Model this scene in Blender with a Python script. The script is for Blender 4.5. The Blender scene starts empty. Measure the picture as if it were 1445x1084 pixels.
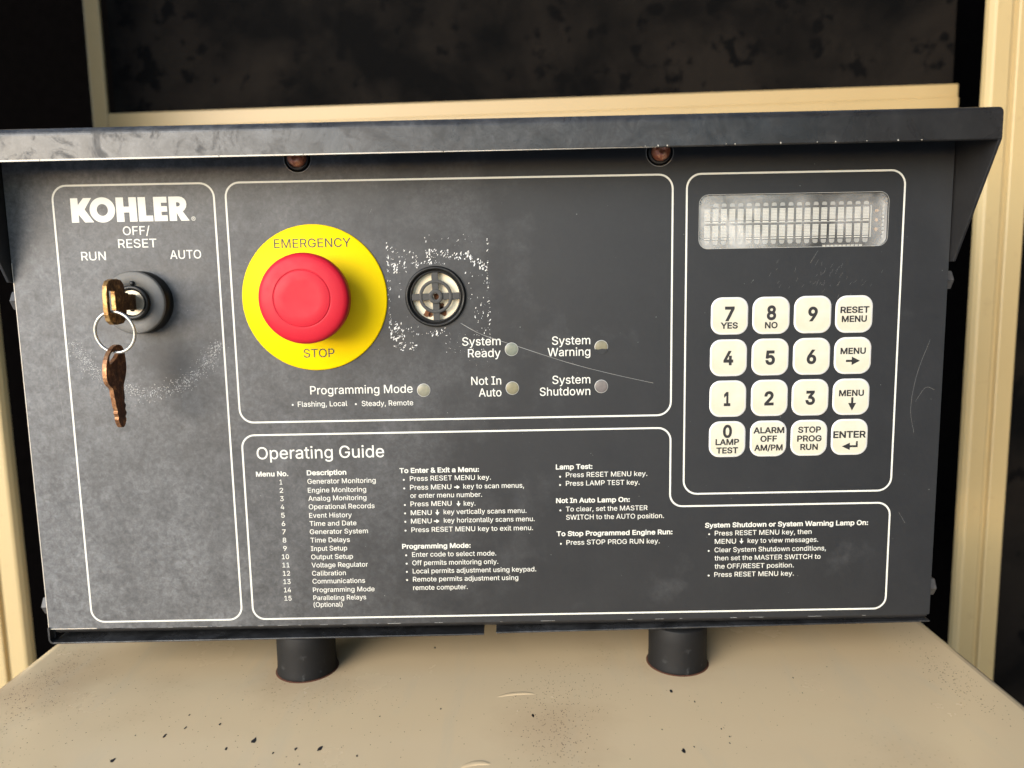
import bpy, math, random
from mathutils import Vector, Matrix
from mathutils.geometry import delaunay_2d_cdt
random.seed(7)
SC = bpy.context.scene
COL = SC.collection
MM = 0.001

# ------------------------------------------------------------------ camera
cam_d = bpy.data.cameras.new('camera')
cam = bpy.data.objects.new('camera', cam_d)
COL.objects.link(cam)
cam_d.sensor_width = 36.0
cam_d.lens = 26.16
cam_d.clip_start = 0.01
cam_d.clip_end = 50.0
right = Vector((0.99983, 0.00024, -0.018255))
down = Vector((-0.018078, -0.12627, -0.99183))
fwd = Vector((-0.002545, 0.991996, -0.126245))
cam.matrix_world = Matrix(((right.x, -down.x, -fwd.x, 0.0),
                           (right.y, -down.y, -fwd.y, -0.32285),
                           (right.z, -down.z, -fwd.z, 0.0),
                           (0, 0, 0, 1)))
cam_d.dof.use_dof = True
cam_d.dof.focus_distance = 0.320
cam_d.dof.aperture_fstop = 8.0
SC.camera = cam

# ------------------------------------------------------------------ daylight
SUN_AZ = math.radians(-36)      # measured from the viewer's back towards the left
SUN_EL = math.radians(14)
sdir = Vector((math.sin(SUN_AZ) * math.cos(SUN_EL), -math.cos(SUN_AZ) * math.cos(SUN_EL), math.sin(SUN_EL)))
world = bpy.data.worlds.new('World')
SC.world = world
world.use_nodes = True
wn = world.node_tree.nodes
sky = wn.new('ShaderNodeTexSky')
sky.sky_type = 'NISHITA'
sky.sun_disc = False
sky.sun_elevation = SUN_EL
sky.sun_rotation = math.atan2(sdir.x, sdir.y)
sky.dust_density = 0.7
sky.ozone_density = 1.6
wn['Background'].inputs['Strength'].default_value = 0.15
world.node_tree.links.new(sky.outputs['Color'], wn['Background'].inputs['Color'])
sun_d = bpy.data.lights.new('sun', 'SUN')
sun_d.energy = 2.0
sun_d.angle = math.radians(48)
sun_d.color = (1.0, 0.992, 0.982)
sun = bpy.data.objects.new('sun', sun_d)
COL.objects.link(sun)
sun.rotation_euler = sdir.to_track_quat('Z', 'Y').to_euler()
sun.location = sdir * 3
vs = SC.view_settings
vs.view_transform = 'Standard'
vs.look = 'None'
vs.exposure = 1.2
vs.gamma = 1.0
vs.use_curve_mapping = False
SC.cycles.max_bounces = 8

# ------------------------------------------------------------------ data (mm on the panel face)
TEXT = [('switch', 'OFF/', -165.47, 25.94, 11.49, 4.94, 0),
 ('switch', 'RESET', -167.94, 20.6, 16.44, 4.94, 0),
 ('switch', 'RUN', -184.19, 15.59, 10.53, 4.94, 0),
 ('switch', 'AUTO', -146.15, 15.56, 13.33, 4.94, 0),
 ('lamp', 'System', -22.14, -23.91, 16.7, 4.94, 0),
 ('lamp', 'Ready', -19.74, -29.04, 14.2, 4.94, 0),
 ('lamp', 'System', 16.87, -24.25, 16.62, 4.94, 0),
 ('lamp', 'Warning', 14.94, -29.23, 18.53, 4.94, 0),
 ('lamp', 'Not In', -18.62, -41.2, 13.06, 4.94, 0),
 ('lamp', 'Auto', -15.44, -46.41, 9.93, 4.94, 0),
 ('lamp', 'System', 16.82, -41.39, 16.59, 4.94, 0),
 ('lamp', 'Shutdown', 11.27, -46.52, 22.11, 4.94, 0),
 ('lamp', 'Programming Mode', -89.24, -44.08, 44.87, 4.97, 0),
 ('lamp', 'Flashing, Local', -94.98, -49.48, 21.71, 3.15, 0),
 ('lamp', 'Steady, Remote', -66.92, -49.66, 22.58, 3.15, 0),
 ('stop', 'EMERGENCY', -101.12, 19.24, 32.72, 5.09, 0),
 ('stop', 'STOP', -90.98, -27.76, 13.42, 5.09, 0),
 ('guide', 'Operating Guide', -114.41, -72.66, 56.42, 7.42, 0),
 ('guide', 'Menu No.', -115.28, -80.46, 14.32, 3.03, 1),
 ('guide', 'Description', -92.69, -80.27, 17.55, 3.03, 1),
 ('guide', 'Generator Monitoring', -92.61, -84.19, 30.35, 3.01, 0),
 ('guide', '1', -105.0, -84.27, 1.18, 3.01, 0),
 ('guide', 'Engine Monitoring', -92.62, -88.23, 25.96, 3.01, 0),
 ('guide', '2', -105.19, -88.06, 1.57, 3.01, 0),
 ('guide', 'Analog Monitoring', -92.63, -91.97, 25.91, 3.01, 0),
 ('guide', '3', -105.18, -91.86, 1.57, 3.01, 0),
 ('guide', 'Operational Records', -92.63, -95.83, 29.39, 3.01, 0),
 ('guide', '4', -105.18, -95.67, 1.58, 3.01, 0),
 ('guide', 'Event History', -92.64, -99.8, 19.06, 3.01, 0),
 ('guide', '5', -105.17, -99.5, 1.58, 3.01, 0),
 ('guide', 'Time and Date', -92.64, -103.58, 20.97, 3.01, 0),
 ('guide', '6', -105.16, -103.33, 1.58, 3.01, 0),
 ('guide', 'Generator System', -92.74, -107.36, 26.05, 3.01, 0),
 ('guide', '7', -105.16, -107.18, 1.59, 3.01, 0),
 ('guide', 'Time Delays', -92.65, -111.27, 17.66, 3.01, 0),
 ('guide', '8', -105.15, -111.04, 1.58, 3.01, 0),
 ('guide', 'Input Setup', -92.66, -115.18, 16.3, 3.01, 0),
 ('guide', '9', -105.15, -114.91, 1.59, 3.01, 0),
 ('guide', 'Output Setup', -92.76, -119.1, 18.8, 3.01, 0),
 ('guide', '10', -105.94, -118.77, 3.19, 3.01, 0),
 ('guide', 'Voltage Regulator', -92.77, -122.94, 25.42, 3.01, 0),
 ('guide', '11', -105.93, -122.67, 3.19, 3.01, 0),
 ('guide', 'Calibration', -92.77, -126.78, 15.27, 3.01, 0),
 ('guide', '12', -105.93, -126.57, 3.2, 3.01, 0),
 ('guide', 'Communications', -92.76, -130.53, 23.78, 3.01, 0),
 ('guide', '13', -105.92, -130.48, 3.2, 3.01, 0),
 ('guide', 'Programming Mode', -92.77, -134.6, 27.92, 3.01, 0),
 ('guide', '14', -105.92, -134.41, 3.21, 3.01, 0),
 ('guide', 'Paralleling Relays', -92.77, -138.38, 23.95, 3.01, 0),
 ('guide', '15', -105.91, -138.35, 3.21, 3.01, 0),
 ('guide', '(Optional)', -92.84, -141.63, 13.15, 3.01, 0),
 ('guide', 'To Enter & Exit a Menu:', -51.48, -80.02, 35.29, 3.01, 1),
 ('guide', 'Press RESET MENU key.', -47.0, -83.72, 36.02, 3.01, 0),
 ('guide', 'Press MENU', -47.04, -87.75, 18.38, 3.01, 0),
 ('guide', 'key to scan menus,', -23.34, -87.67, 27.02, 3.01, 0),
 ('guide', 'or enter menu number.', -47.08, -91.49, 31.99, 3.01, 0),
 ('guide', 'Press MENU', -47.12, -95.34, 18.34, 3.01, 0),
 ('guide', 'key.', -23.35, -95.47, 5.22, 3.01, 0),
 ('guide', 'MENU', -47.16, -99.4, 9.38, 3.01, 0),
 ('guide', 'key vertically scans menu.', -32.44, -99.26, 37.02, 3.01, 0),
 ('guide', 'MENU', -47.2, -103.28, 9.3, 3.01, 0),
 ('guide', 'key horizontally scans menu.', -32.45, -103.14, 40.63, 3.01, 0),
 ('guide', 'Press RESET MENU key to exit menu.', -47.14, -107.27, 54.56, 3.01, 0),
 ('guide', 'Programming Mode:', -51.59, -114.9, 30.79, 3.01, 1),
 ('guide', 'Enter code to select mode.', -47.25, -118.79, 37.89, 3.01, 0),
 ('guide', 'Off permits monitoring only.', -47.29, -122.72, 38.75, 3.01, 0),
 ('guide', 'Local permits adjustment using keypad.', -47.23, -126.57, 55.76, 3.01, 0),
 ('guide', 'Remote permits adjustment using', -47.26, -130.42, 47.65, 3.01, 0),
 ('guide', 'remote computer.', -47.3, -134.38, 24.71, 3.01, 0),
 ('guide', 'Lamp Test:', 17.94, -79.62, 16.21, 3.01, 1),
 ('guide', 'Press RESET MENU key.', 22.37, -83.31, 36.13, 3.01, 0),
 ('guide', 'Press LAMP TEST key.', 22.33, -87.18, 32.77, 3.01, 0),
 ('guide', 'Not In Auto Lamp On:', 17.89, -94.98, 32.86, 3.01, 1),
 ('guide', 'To clear, set the MASTER', 22.23, -98.96, 36.46, 3.01, 0),
 ('guide', 'SWITCH to the AUTO position.', 22.31, -102.75, 43.75, 3.01, 0),
 ('guide', 'To Stop Programmed Engine Run:', 17.96, -110.28, 51.96, 3.01, 1),
 ('guide', 'Press STOP PROG RUN key.', 22.32, -114.43, 41.92, 3.01, 0),
 ('guide', 'System Shutdown or System Warning Lamp On:', 84.49, -107.56, 73.0, 3.01, 1),
 ('guide', 'Press RESET MENU key, then', 88.94, -111.33, 43.39, 3.01, 0),
 ('guide', 'MENU', 89.0, -115.15, 9.52, 3.01, 0),
 ('guide', 'key to view messages.', 103.75, -115.05, 31.67, 3.01, 0),
 ('guide', 'Clear System Shutdown conditions,', 88.94, -119.1, 50.08, 3.01, 0),
 ('guide', 'then set the MASTER SWITCH to', 89.01, -122.95, 47.75, 3.01, 0),
 ('guide', 'the OFF/RESET position.', 89.07, -126.8, 35.75, 3.01, 0),
 ('guide', 'Press RESET MENU key.', 89.01, -130.67, 35.92, 3.01, 0)]
BUL= [(-49.73, -83.16),
 (-49.67, -87.09),
 (-49.66, -94.68),
 (-49.7, -98.54),
 (-49.74, -102.42),
 (-49.79, -106.5),
 (-49.91, -118.02),
 (-49.85, -121.95),
 (-49.89, -125.79),
 (-49.93, -129.64),
 (19.78, -83.02),
 (19.74, -86.77),
 (19.74, -98.43),
 (19.83, -113.89),
 (86.43, -110.67),
 (86.31, -118.44),
 (86.49, -130.0),
 (-97.23, -48.56),
 (-69.5, -48.73)]
ARR= [(-26.17, -86.91, 'r'),
 (-25.69, -94.51, 'd'),
 (-35.28, -98.4, 'd'),
 (-35.69, -102.37, 'r'),
 (101.0, -114.13, 'd')]
KEYS= [(0, 0, 93.72, -13.16, [('7', 91.67, -15.03, 4.16, 8.18, 1),
 ('YES', 89.83, -18.52, 7.52, 3.69, 0.5)]),
 (0, 1, 111.66, -13.24, [('8', 109.75, -14.91, 4.07, 8.18, 1),
 ('NO', 109.03, -18.69, 5.53, 3.69, 0.5)]),
 (0, 2, 129.6, -13.2, [('9', 127.59, -15.78, 4.17, 8.18, 1)]),
 (0, 3, 147.47, -13.34, [('RESET', 141.49, -12.69, 12.47, 3.73, 0.5),
 ('MENU', 142.18, -16.58, 10.86, 3.69, 0.5)]),
 (1, 0, 93.6, -31.33, [('4', 91.37, -34.21, 4.29, 8.18, 1)]),
 (1, 1, 111.7, -31.29, [('5', 109.6, -34.36, 4.19, 8.18, 1)]),
 (1, 2, 129.7, -31.34, [('6', 127.55, -34.32, 4.19, 8.18, 1)]),
 (1, 3, 147.57, -31.29, [('MENU', 142.16, -30.48, 11.01, 3.69, 0.5)]),
 (2, 0, 93.65, -49.32, [('1', 91.87, -52.22, 2.85, 8.18, 1)]),
 (2, 1, 111.84, -49.28, [('2', 109.58, -52.26, 4.13, 8.18, 1)]),
 (2, 2, 129.66, -49.38, [('3', 127.57, -52.31, 4.22, 8.18, 1)]),
 (2, 3, 147.57, -49.43, [('MENU', 142.21, -48.96, 10.9, 3.69, 0.5)]),
 (3, 0, 93.7, -67.38, [('0', 91.57, -66.79, 4.16, 8.18, 1),
 ('LAMP', 88.49, -69.84, 10.44, 3.69, 0.5),
 ('TEST', 88.92, -73.62, 9.62, 3.69, 0.5)]),
 (3, 1, 111.8, -67.4, [('ALARM', 105.1, -64.88, 13.65, 3.69, 0.5),
 ('OFF', 108.23, -68.69, 7.39, 3.69, 0.5),
 ('AM/PM', 105.64, -72.7, 12.59, 3.69, 0.5)]),
 (3, 2, 129.71, -67.4, [('STOP', 124.74, -64.95, 10.14, 3.69, 0.5),
 ('PROG', 124.49, -68.89, 10.8, 3.69, 0.5),
 ('RUN', 125.99, -72.69, 7.77, 3.69, 0.5)]),
 (3, 3, 147.56, -67.35, [('ENTER', 140.32, -67.58, 14.49, 4.15, 0.5)])]
LAMPS= [(-0.73, -25.87),
 (38.26, -25.53),
 (-0.7, -42.89),
 (38.21, -42.84),
 (-39.52, -43.11)]
ARRK= [(147.74, -33.59),
 (148.12, -52.59),
 (147.74, -71.01)]
CHIPS= [(-107.0, -44.4, 3.2),
 (-78.8, -50.2, 3),
 (-88.5, -50.4, 1.4),
 (-96.7, -52.7, 1),
 (-84.3, -60.0, 1),
 (-42.1, 31.4, 1.3),
 (-33.9, -23.8, 0.9),
 (5.6, -30.3, 1.4),
 (-63.3, -55.5, 1),
 (-59.2, -28.8, 0.7),
 (-55.1, 1.9, 0.7),
 (67.4, -12.9, 1.9),
 (75.5, -21.7, 1),
 (124.8, -3.1, 0.9),
 (63.0, -55.5, 2),
 (67.6, -53.3, 1),
 (57.5, -41.4, 0.9),
 (144.0, 6.1, 0.7),
 (81.4, -41.7, 0.9),
 (86.7, -22.8, 0.6),
 (83.2, -47.0, 0.8),
 (82.1, -51.3, 0.7),
 (124.1, -16.1, 0.8),
 (5.5, -29.9, 1.3),
 (-116.2, -49.4, 1.4),
 (-125.3, -32.6, 1.2),
 (-138.8, -34.7, 1.2),
 (-144.9, -40.0, 1.6),
 (-157.8, -55.4, 2.2),
 (-141.3, -25.3, 1),
 (-157.2, -39.4, 0.7),
 (-96.6, -52.8, 0.9),
 (-122.4, -14.1, 0.6)]
# letter outlines: character, advance, closed outlines in thousandths of an em
GLYPHS = '''
  188 
& 448 150,-2 110,12 78,34 54,62 39,96 34,133 37,163 47,189 63,213 85,235 140,279 216,335 237,352 255,375 260,389 262,405 258,427 245,445 226,457 201,461 184,459 168,453 155,444 145,431 139,416 137,399 139,380 145,363 169,327 204,284 438,0 364,0 171,231 121,293 102,319 87,344 78,370 75,398 79,430 91,458 109,481 134,499 165,510 200,513 235,510 266,499 290,482 308,459 320,433 324,404 322,382 315,362 305,342 291,325 256,293 154,217 128,195 110,174 100,154 97,131 100,108 109,87 124,70 143,57 166,49 193,46 223,50 251,59 278,75 301,95 321,121 336,151 346,186 349,224 408,224 405,180 397,144 385,115 371,92 345,62 333,47 305,23 271,7 234,-3 197,-7
( 273 92,264 101,324 114,384 132,441 153,494 177,539 236,539 212,485 191,428 174,370 161,313 154,258 151,207 154,161 160,115 172,67 188,16 209,-38 236,-96 177,-96 139,-21 111,55 95,131 89,207
) 273 64,-37 86,18 102,69 113,116 120,162 122,207 119,258 112,313 99,370 82,428 62,485 37,539 97,539 121,494 142,441 159,384 173,323 181,264 184,207 178,130 161,53 134,-22 97,-96 37,-96
, 188 68,71 137,71 84,-119 38,-119
. 188 78,-1 63,9 53,24 50,41 53,59 63,73 78,83 95,87 113,83 128,73 138,59 141,41 138,24 128,9 113,-1 95,-4
/ 249 71,-76 14,-76 178,533 235,533
0 453 174,1 130,24 95,62 69,113 53,178 48,254 53,330 69,395 95,447 130,484 174,508 227,516 279,508 323,484 358,447 384,395 400,330 405,254 400,178 384,113 359,62 323,24 279,1 227,-7|261,56 290,74 313,103 330,144 340,194 344,254 340,314 330,365 313,405 290,435 261,453 227,460 192,453 163,435 140,405 123,365 113,314 109,254 113,194 123,144 140,103 163,74 192,56 227,50
1 453 76,55 391,55 391,0 76,0|276,0 212,0 212,448 209,448 86,358 86,427 198,509 276,509
2 453 64,47 234,229 282,282 299,305 311,327 318,348 320,371 317,397 308,419 293,436 273,449 250,457 224,460 196,457 172,447 153,433 139,413 130,390 127,362 66,362 71,405 86,442 111,473 143,496 182,511 225,516 268,511 306,497 337,474 361,445 376,411 381,372 378,345 371,318 357,290 336,259 267,180 153,60 153,57 389,57 389,0 64,0
3 453 173,-3 133,10 98,30 70,57 52,91 44,132 109,132 115,107 126,87 144,71 165,59 191,52 219,50 248,53 275,61 297,74 315,93 325,116 329,145 326,172 316,196 299,217 275,234 242,244 201,248 157,248 157,299 288,448 288,452 70,452 70,509 372,509 372,461 211,278 211,289 264,288 308,276 344,253 371,222 387,186 393,145 387,103 370,66 344,36 309,12 266,-2 218,-7
4 453 40,158 247,509 311,509 109,166 109,163 413,163 413,105 40,105|282,121 282,146 282,318 343,318 343,0 282,0
5 453 178,-2 140,11 108,32 83,60 66,93 60,130 122,130 127,108 138,89 154,73 173,60 196,52 221,50 250,53 276,64 298,82 314,104 324,131 328,162 324,193 314,221 297,244 275,262 248,273 218,277 192,275 167,268 145,258 128,246 67,253 96,509 366,509 366,452 151,452 134,301 136,301 155,315 178,325 203,331 229,334 263,330 294,321 321,306 345,285 364,260 379,231 388,199 391,163 385,117 369,76 343,41 309,15 268,-1 221,-7
6 453 182,-1 142,15 109,40 84,74 69,115 64,162 68,199 80,239 102,285 137,340 252,509 322,509 151,261 145,261 154,275 165,288 179,299 196,307 214,312 235,314 278,309 316,295 346,271 370,240 384,201 389,157 384,112 368,73 343,39 310,14 271,-2 226,-7|254,52 279,63 299,79 314,101 324,128 327,157 324,187 314,213 299,235 279,251 254,262 226,265 198,262 174,252 153,235 138,214 128,188 125,158 128,128 138,102 153,79 174,63 198,52 226,48
7 453 323,448 323,452 62,452 62,509 391,509 391,449 165,0 97,0
8 453 178,-2 136,11 101,33 74,62 57,96 52,135 55,166 65,195 81,220 101,241 125,256 153,265 153,267 119,282 93,308 76,342 70,380 75,417 90,450 114,477 146,498 184,511 226,516 269,511 306,498 337,477 361,450 377,417 382,380 376,342 359,308 333,282 300,267 300,265 327,256 351,241 372,220 387,195 397,166 401,135 395,96 378,62 352,33 317,11 275,-2 226,-7|258,52 285,60 307,74 323,91 333,113 337,139 333,165 322,189 305,208 283,223 256,232 226,235 196,232 169,223 147,208 130,189 119,165 115,139 119,113 129,91 145,74 167,60 195,52 226,49|252,292 274,300 293,313 307,330 316,351 319,376 316,399 308,420 294,437 275,449 252,457 226,460 200,457 177,449 159,437 145,420 136,399 133,376 136,351 145,330 159,313 178,300 201,292 226,290
9 453 271,510 310,494 343,468 368,434 384,393 389,347 385,309 373,270 350,224 315,168 200,0 130,0 301,248 307,248 299,234 287,221 273,210 257,202 238,196 218,195 175,199 137,214 106,237 83,269 68,307 64,352 69,397 85,436 110,469 143,494 182,510 226,516|199,457 174,446 154,429 138,407 129,381 125,352 129,322 138,295 154,274 174,257 199,247 226,243 254,247 279,257 299,273 314,295 324,321 327,350 324,381 314,407 299,429 279,446 254,457 226,460
: 188 78,-1 63,9 53,24 50,41 53,59 63,73 78,83 95,87 113,83 128,73 138,59 141,41 138,24 128,9 113,-1 95,-4|78,274 63,284 53,299 50,316 53,334 63,349 78,359 95,362 113,359 128,349 138,334 141,316 138,299 128,284 113,274 95,271
A 480 201,509 276,509 463,0 395,0 287,302 264,372 232,478 245,478 213,371 191,302 85,0 16,0|110,199 370,199 370,142 110,142
C 510 205,1 150,25 104,63 70,115 48,179 40,254 48,329 70,393 104,445 150,484 205,508 267,516 305,513 340,504 373,490 402,471 427,447 448,418 463,385 473,348 408,348 401,373 389,395 375,413 357,428 337,440 315,449 292,454 267,456 223,450 184,432 150,403 125,364 109,314 103,254 109,194 125,145 151,105 184,76 223,59 267,53 292,55 315,60 337,69 357,81 375,96 389,114 401,136 408,160 473,160 463,124 448,91 428,62 402,38 373,19 341,5 305,-4 267,-7
D 502 96,0 96,57 215,57 272,63 318,81 354,110 379,149 394,198 399,255 394,312 379,361 354,399 320,428 275,446 221,452 93,452 93,509 225,509 294,501 353,478 399,441 433,391 455,329 462,255 455,181 433,119 398,68 351,31 291,8 219,0|125,0 60,0 60,509 125,509
E 419 60,509 372,509 372,452 125,452 125,286 355,286 355,229 125,229 125,57 375,57 375,0 60,0
F 410 60,509 369,509 369,452 125,452 125,278 346,278 346,221 125,221 125,0 60,0
G 520 205,1 149,25 104,64 69,116 47,179 40,254 47,329 69,393 103,445 149,484 203,508 265,516 304,513 340,504 374,489 403,469 429,445 449,416 465,384 474,349 408,349 399,372 387,393 373,411 356,427 337,439 315,448 291,454 265,456 222,450 183,432 150,404 125,364 109,314 103,254 109,194 125,145 151,105 184,76 224,59 269,53 309,57 345,71 374,93 396,123 410,160 415,202 434,199 283,199 283,256 478,256 478,200 471,141 451,91 419,50 377,19 326,0 269,-7
H 517 60,509 125,509 125,289 392,289 392,509 457,509 457,0 392,0 392,232 125,232 125,0 60,0
I 300 31,57 118,57 118,452 31,452 31,509 269,509 269,452 183,452 183,57 269,57 269,0 31,0
L 393 60,509 125,509 125,57 361,57 361,0 60,0
M 628 60,509 152,509 277,187 287,159 299,123 311,84 322,49 307,49 318,83 330,121 342,158 352,187 476,509 568,509 568,0 504,0 504,291 504,327 505,369 506,413 507,457 513,457 498,409 482,363 467,322 456,291 342,0 286,0 170,291 159,321 145,361 129,408 112,457 119,457 120,416 121,372 122,328 122,291 122,0 60,0
N 523 60,509 136,509 343,183 363,151 388,107 414,55 405,54 401,108 399,157 399,195 399,509 463,509 463,0 387,0 202,290 177,331 148,381 108,452 119,454 122,384 124,328 125,291 125,0 60,0
O 533 205,1 150,25 105,63 70,115 48,179 40,254 48,329 70,393 105,445 150,484 205,508 267,516 329,508 384,484 429,445 464,393 486,329 493,254 486,179 464,115 429,63 384,25 329,1 267,-7|310,59 349,76 383,105 408,144 425,194 430,254 425,314 408,365 383,404 349,433 310,450 267,456 223,450 184,433 151,404 125,364 109,314 103,254 109,194 125,144 151,105 184,76 223,59 267,53
P 445 60,509 235,509 289,503 332,487 366,462 390,430 404,391 409,348 404,304 390,265 366,233 332,207 289,191 235,186 109,186 109,242 233,242 269,246 297,256 318,272 333,294 342,319 344,348 342,376 333,402 318,423 297,439 268,449 232,452 125,452 125,0 60,0
R 449 60,509 236,509 290,504 333,489 367,465 390,433 405,395 409,352 405,309 390,271 367,240 333,217 289,203 236,198 96,198 96,255 234,255 269,258 298,267 319,281 334,300 342,324 345,352 342,380 334,405 319,425 298,440 269,449 233,452 125,452 125,0 60,0|230,229 303,229 428,0 353,0
S 447 172,-4 128,9 91,31 64,60 46,96 38,137 104,137 110,110 123,88 142,71 166,59 194,52 224,49 257,52 286,60 311,74 329,92 341,114 346,139 342,161 332,179 316,193 296,205 245,222 184,239 128,260 86,289 60,326 52,372 58,413 75,448 102,476 138,498 180,511 227,516 275,511 316,498 351,476 377,449 394,415 401,378 337,378 326,412 302,437 267,453 225,459 194,456 167,448 145,435 129,418 118,398 115,376 119,352 131,334 148,319 169,308 212,293 264,279 312,264 336,252 359,238 379,220 395,198 405,171 408,139 403,99 386,64 360,34 323,11 278,-4 224,-9
T 449 32,509 417,509 417,452 257,452 257,0 193,0 193,452 32,452
U 517 203,-2 154,15 114,43 85,80 66,124 60,173 60,509 124,509 124,178 128,144 141,113 160,87 187,68 220,56 259,52 298,56 331,68 357,87 377,113 389,144 393,178 393,509 457,509 457,173 451,124 433,80 403,43 363,15 315,-2 259,-8
V 480 16,509 84,509 192,206 215,137 248,31 235,31 267,138 290,206 395,509 463,509 278,0 204,0
W 686 16,509 82,509 163,196 175,145 187,94 197,40 189,40 200,94 211,145 224,196 306,509 380,509 462,196 474,145 486,94 497,40 488,40 499,94 510,145 523,196 603,509 670,509 530,0 455,0 368,323 351,391 336,475 350,475 335,395 318,323 230,0 155,0
Y 472 203,208 16,509 91,509 192,344 222,292 250,230 224,230 251,293 280,344 381,509 455,509 268,208 268,0 203,0
a 389 126,-5 94,5 68,22 48,45 35,73 30,108 34,138 43,161 58,179 78,193 100,203 125,211 178,220 234,227 252,230 265,235 273,243 276,255 276,257 273,279 267,297 256,311 240,322 220,329 196,331 171,329 149,322 132,313 118,301 107,288 100,274 41,291 57,322 79,346 104,364 133,375 163,382 194,384 239,379 263,372 286,360 306,343 322,320 333,290 337,251 337,0 277,0 277,52 272,52 252,25 236,12 215,1 190,-6 160,-9|202,49 228,59 248,74 263,93 272,115 276,138 276,190 259,182 231,176 200,171 175,168 134,159 117,150 103,139 95,124 92,105 94,87 102,72 114,61 130,52 149,47 170,45
b 424 198,-5 172,4 153,17 138,31 118,59 112,59 112,0 53,0 53,509 114,509 114,319 118,319 137,346 152,360 171,373 197,381 229,384 274,378 313,361 345,332 370,293 385,245 390,189 385,133 370,84 346,45 313,16 274,-2 229,-8|253,51 279,66 301,88 316,117 325,151 328,189 325,227 316,261 301,290 280,311 253,325 220,330 188,325 161,312 140,291 125,263 116,229 113,189 116,150 125,115 140,86 162,65 188,51 220,47
c 396 159,-2 117,16 82,46 56,85 40,133 34,187 40,243 56,291 82,330 117,360 159,378 207,384 234,383 260,377 284,368 305,356 324,341 340,322 353,301 362,277 303,262 290,289 270,311 242,325 207,330 173,325 145,310 124,287 108,258 99,224 96,187 99,151 108,117 124,89 145,66 173,51 207,46 243,52 271,66 292,89 304,117 363,102 354,78 341,56 325,37 306,21 285,9 261,-1 235,-6 207,-8
d 424 151,-2 111,16 79,45 55,84 39,133 34,189 39,245 55,293 79,332 112,361 151,378 196,384 228,381 253,373 272,360 287,346 306,319 311,319 311,509 372,509 372,0 313,0 313,59 307,59 287,31 272,17 252,4 227,-5 195,-8|236,51 263,65 284,86 299,115 309,150 312,189 309,229 300,263 284,291 263,312 237,325 205,330 172,325 145,311 124,290 108,261 99,227 96,189 99,151 109,117 124,88 145,66 172,51 205,47
e 404 161,-2 117,16 82,46 56,85 40,132 34,187 39,242 55,290 81,329 115,359 157,378 205,384 236,382 266,374 294,361 319,341 341,315 357,282 368,242 371,194 371,169 75,169 75,221 338,221 310,202 307,237 298,269 283,294 263,314 237,326 205,330 173,326 146,313 125,294 109,270 99,241 96,211 96,178 100,139 110,106 128,80 151,61 179,50 212,46 234,48 254,53 271,61 285,73 297,88 306,105 365,91 353,63 335,39 311,19 283,4 249,-5 212,-8
f 254 228,327 6,327 6,379 228,379|81,432 84,461 96,486 113,505 135,519 161,527 187,530 222,527 243,521 227,468 215,472 195,474 171,470 154,460 145,443 142,419 142,0 81,0
g 425 168,-148 134,-140 105,-127 82,-110 64,-91 51,-69 101,-41 122,-66 136,-78 154,-88 178,-95 207,-97 249,-92 282,-75 304,-47 311,-6 311,68 306,68 287,41 272,28 252,16 227,8 195,5 152,10 113,27 80,53 55,90 39,136 34,191 39,246 55,293 80,332 112,361 152,378 196,384 228,382 253,373 273,360 288,346 308,319 313,319 313,379 372,379 372,-9 367,-54 350,-90 324,-117 291,-136 251,-147 207,-151|237,63 264,75 285,95 300,121 309,154 312,193 309,231 300,264 285,291 264,312 237,325 205,330 172,325 145,312 124,290 109,262 99,229 96,193 99,155 109,123 124,96 145,76 172,63 205,59
h 410 114,0 53,0 53,509 114,509 114,287 102,287 124,332 152,362 187,379 227,384 264,380 295,369 321,349 341,321 353,285 357,240 357,0 296,0 296,235 290,275 273,304 246,323 210,329 184,326 161,317 141,303 126,283 117,257 114,227
i 167 53,379 114,379 114,0 53,0|67,446 54,455 44,468 41,483 44,499 54,512 67,521 84,524 100,521 114,512 123,499 126,483 123,468 114,455 100,446 84,443
j 167 114,379 114,-30 111,-63 102,-90 86,-113 65,-129 37,-139 4,-143 -10,-143 -10,-87 2,-87 25,-83 40,-72 50,-54 53,-29 53,379|67,446 53,455 44,468 41,483 44,499 53,512 67,521 83,524 100,521 114,512 123,499 126,483 123,468 114,455 100,446 83,443
k 381 110,212 121,212 284,379 360,379 184,199 177,199 110,137|53,509 114,509 114,0 53,0|148,186 191,229 372,0 294,0
l 189 101,3 74,20 58,47 53,84 53,509 114,509 114,99 115,77 120,62 130,54 146,52 160,53 170,54 181,3 162,-1 139,-2
m 610 53,379 112,379 112,295 108,295 118,323 132,346 151,363 172,376 195,384 219,386 257,380 287,361 309,331 321,295 312,295 322,321 337,343 357,361 381,375 407,383 437,386 468,383 497,372 522,354 541,328 553,296 557,255 557,0 496,0 496,254 490,289 473,313 447,326 419,330 395,328 374,320 358,307 345,290 338,270 335,247 335,0 274,0 274,260 269,288 253,311 229,326 199,330 178,328 158,320 140,307 126,289 117,266 114,238 114,0 53,0
n 410 114,0 53,0 53,379 112,379 112,287 102,287 124,332 152,362 187,379 227,384 264,380 295,369 321,349 341,321 353,285 357,240 357,0 296,0 296,235 290,275 273,304 246,323 210,329 184,326 161,317 141,303 126,283 117,257 114,227
o 415 159,-2 117,16 82,46 56,85 40,133 34,187 40,243 56,291 82,330 117,360 159,378 207,384 256,378 299,360 333,330 359,291 376,243 381,187 376,133 359,85 333,46 299,16 256,-2 207,-8|242,51 270,66 292,89 307,117 316,151 319,187 316,224 307,258 292,287 270,310 242,325 207,330 173,325 145,310 124,287 108,258 99,224 96,187 99,151 108,117 124,89 145,66 173,51 207,46
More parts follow.
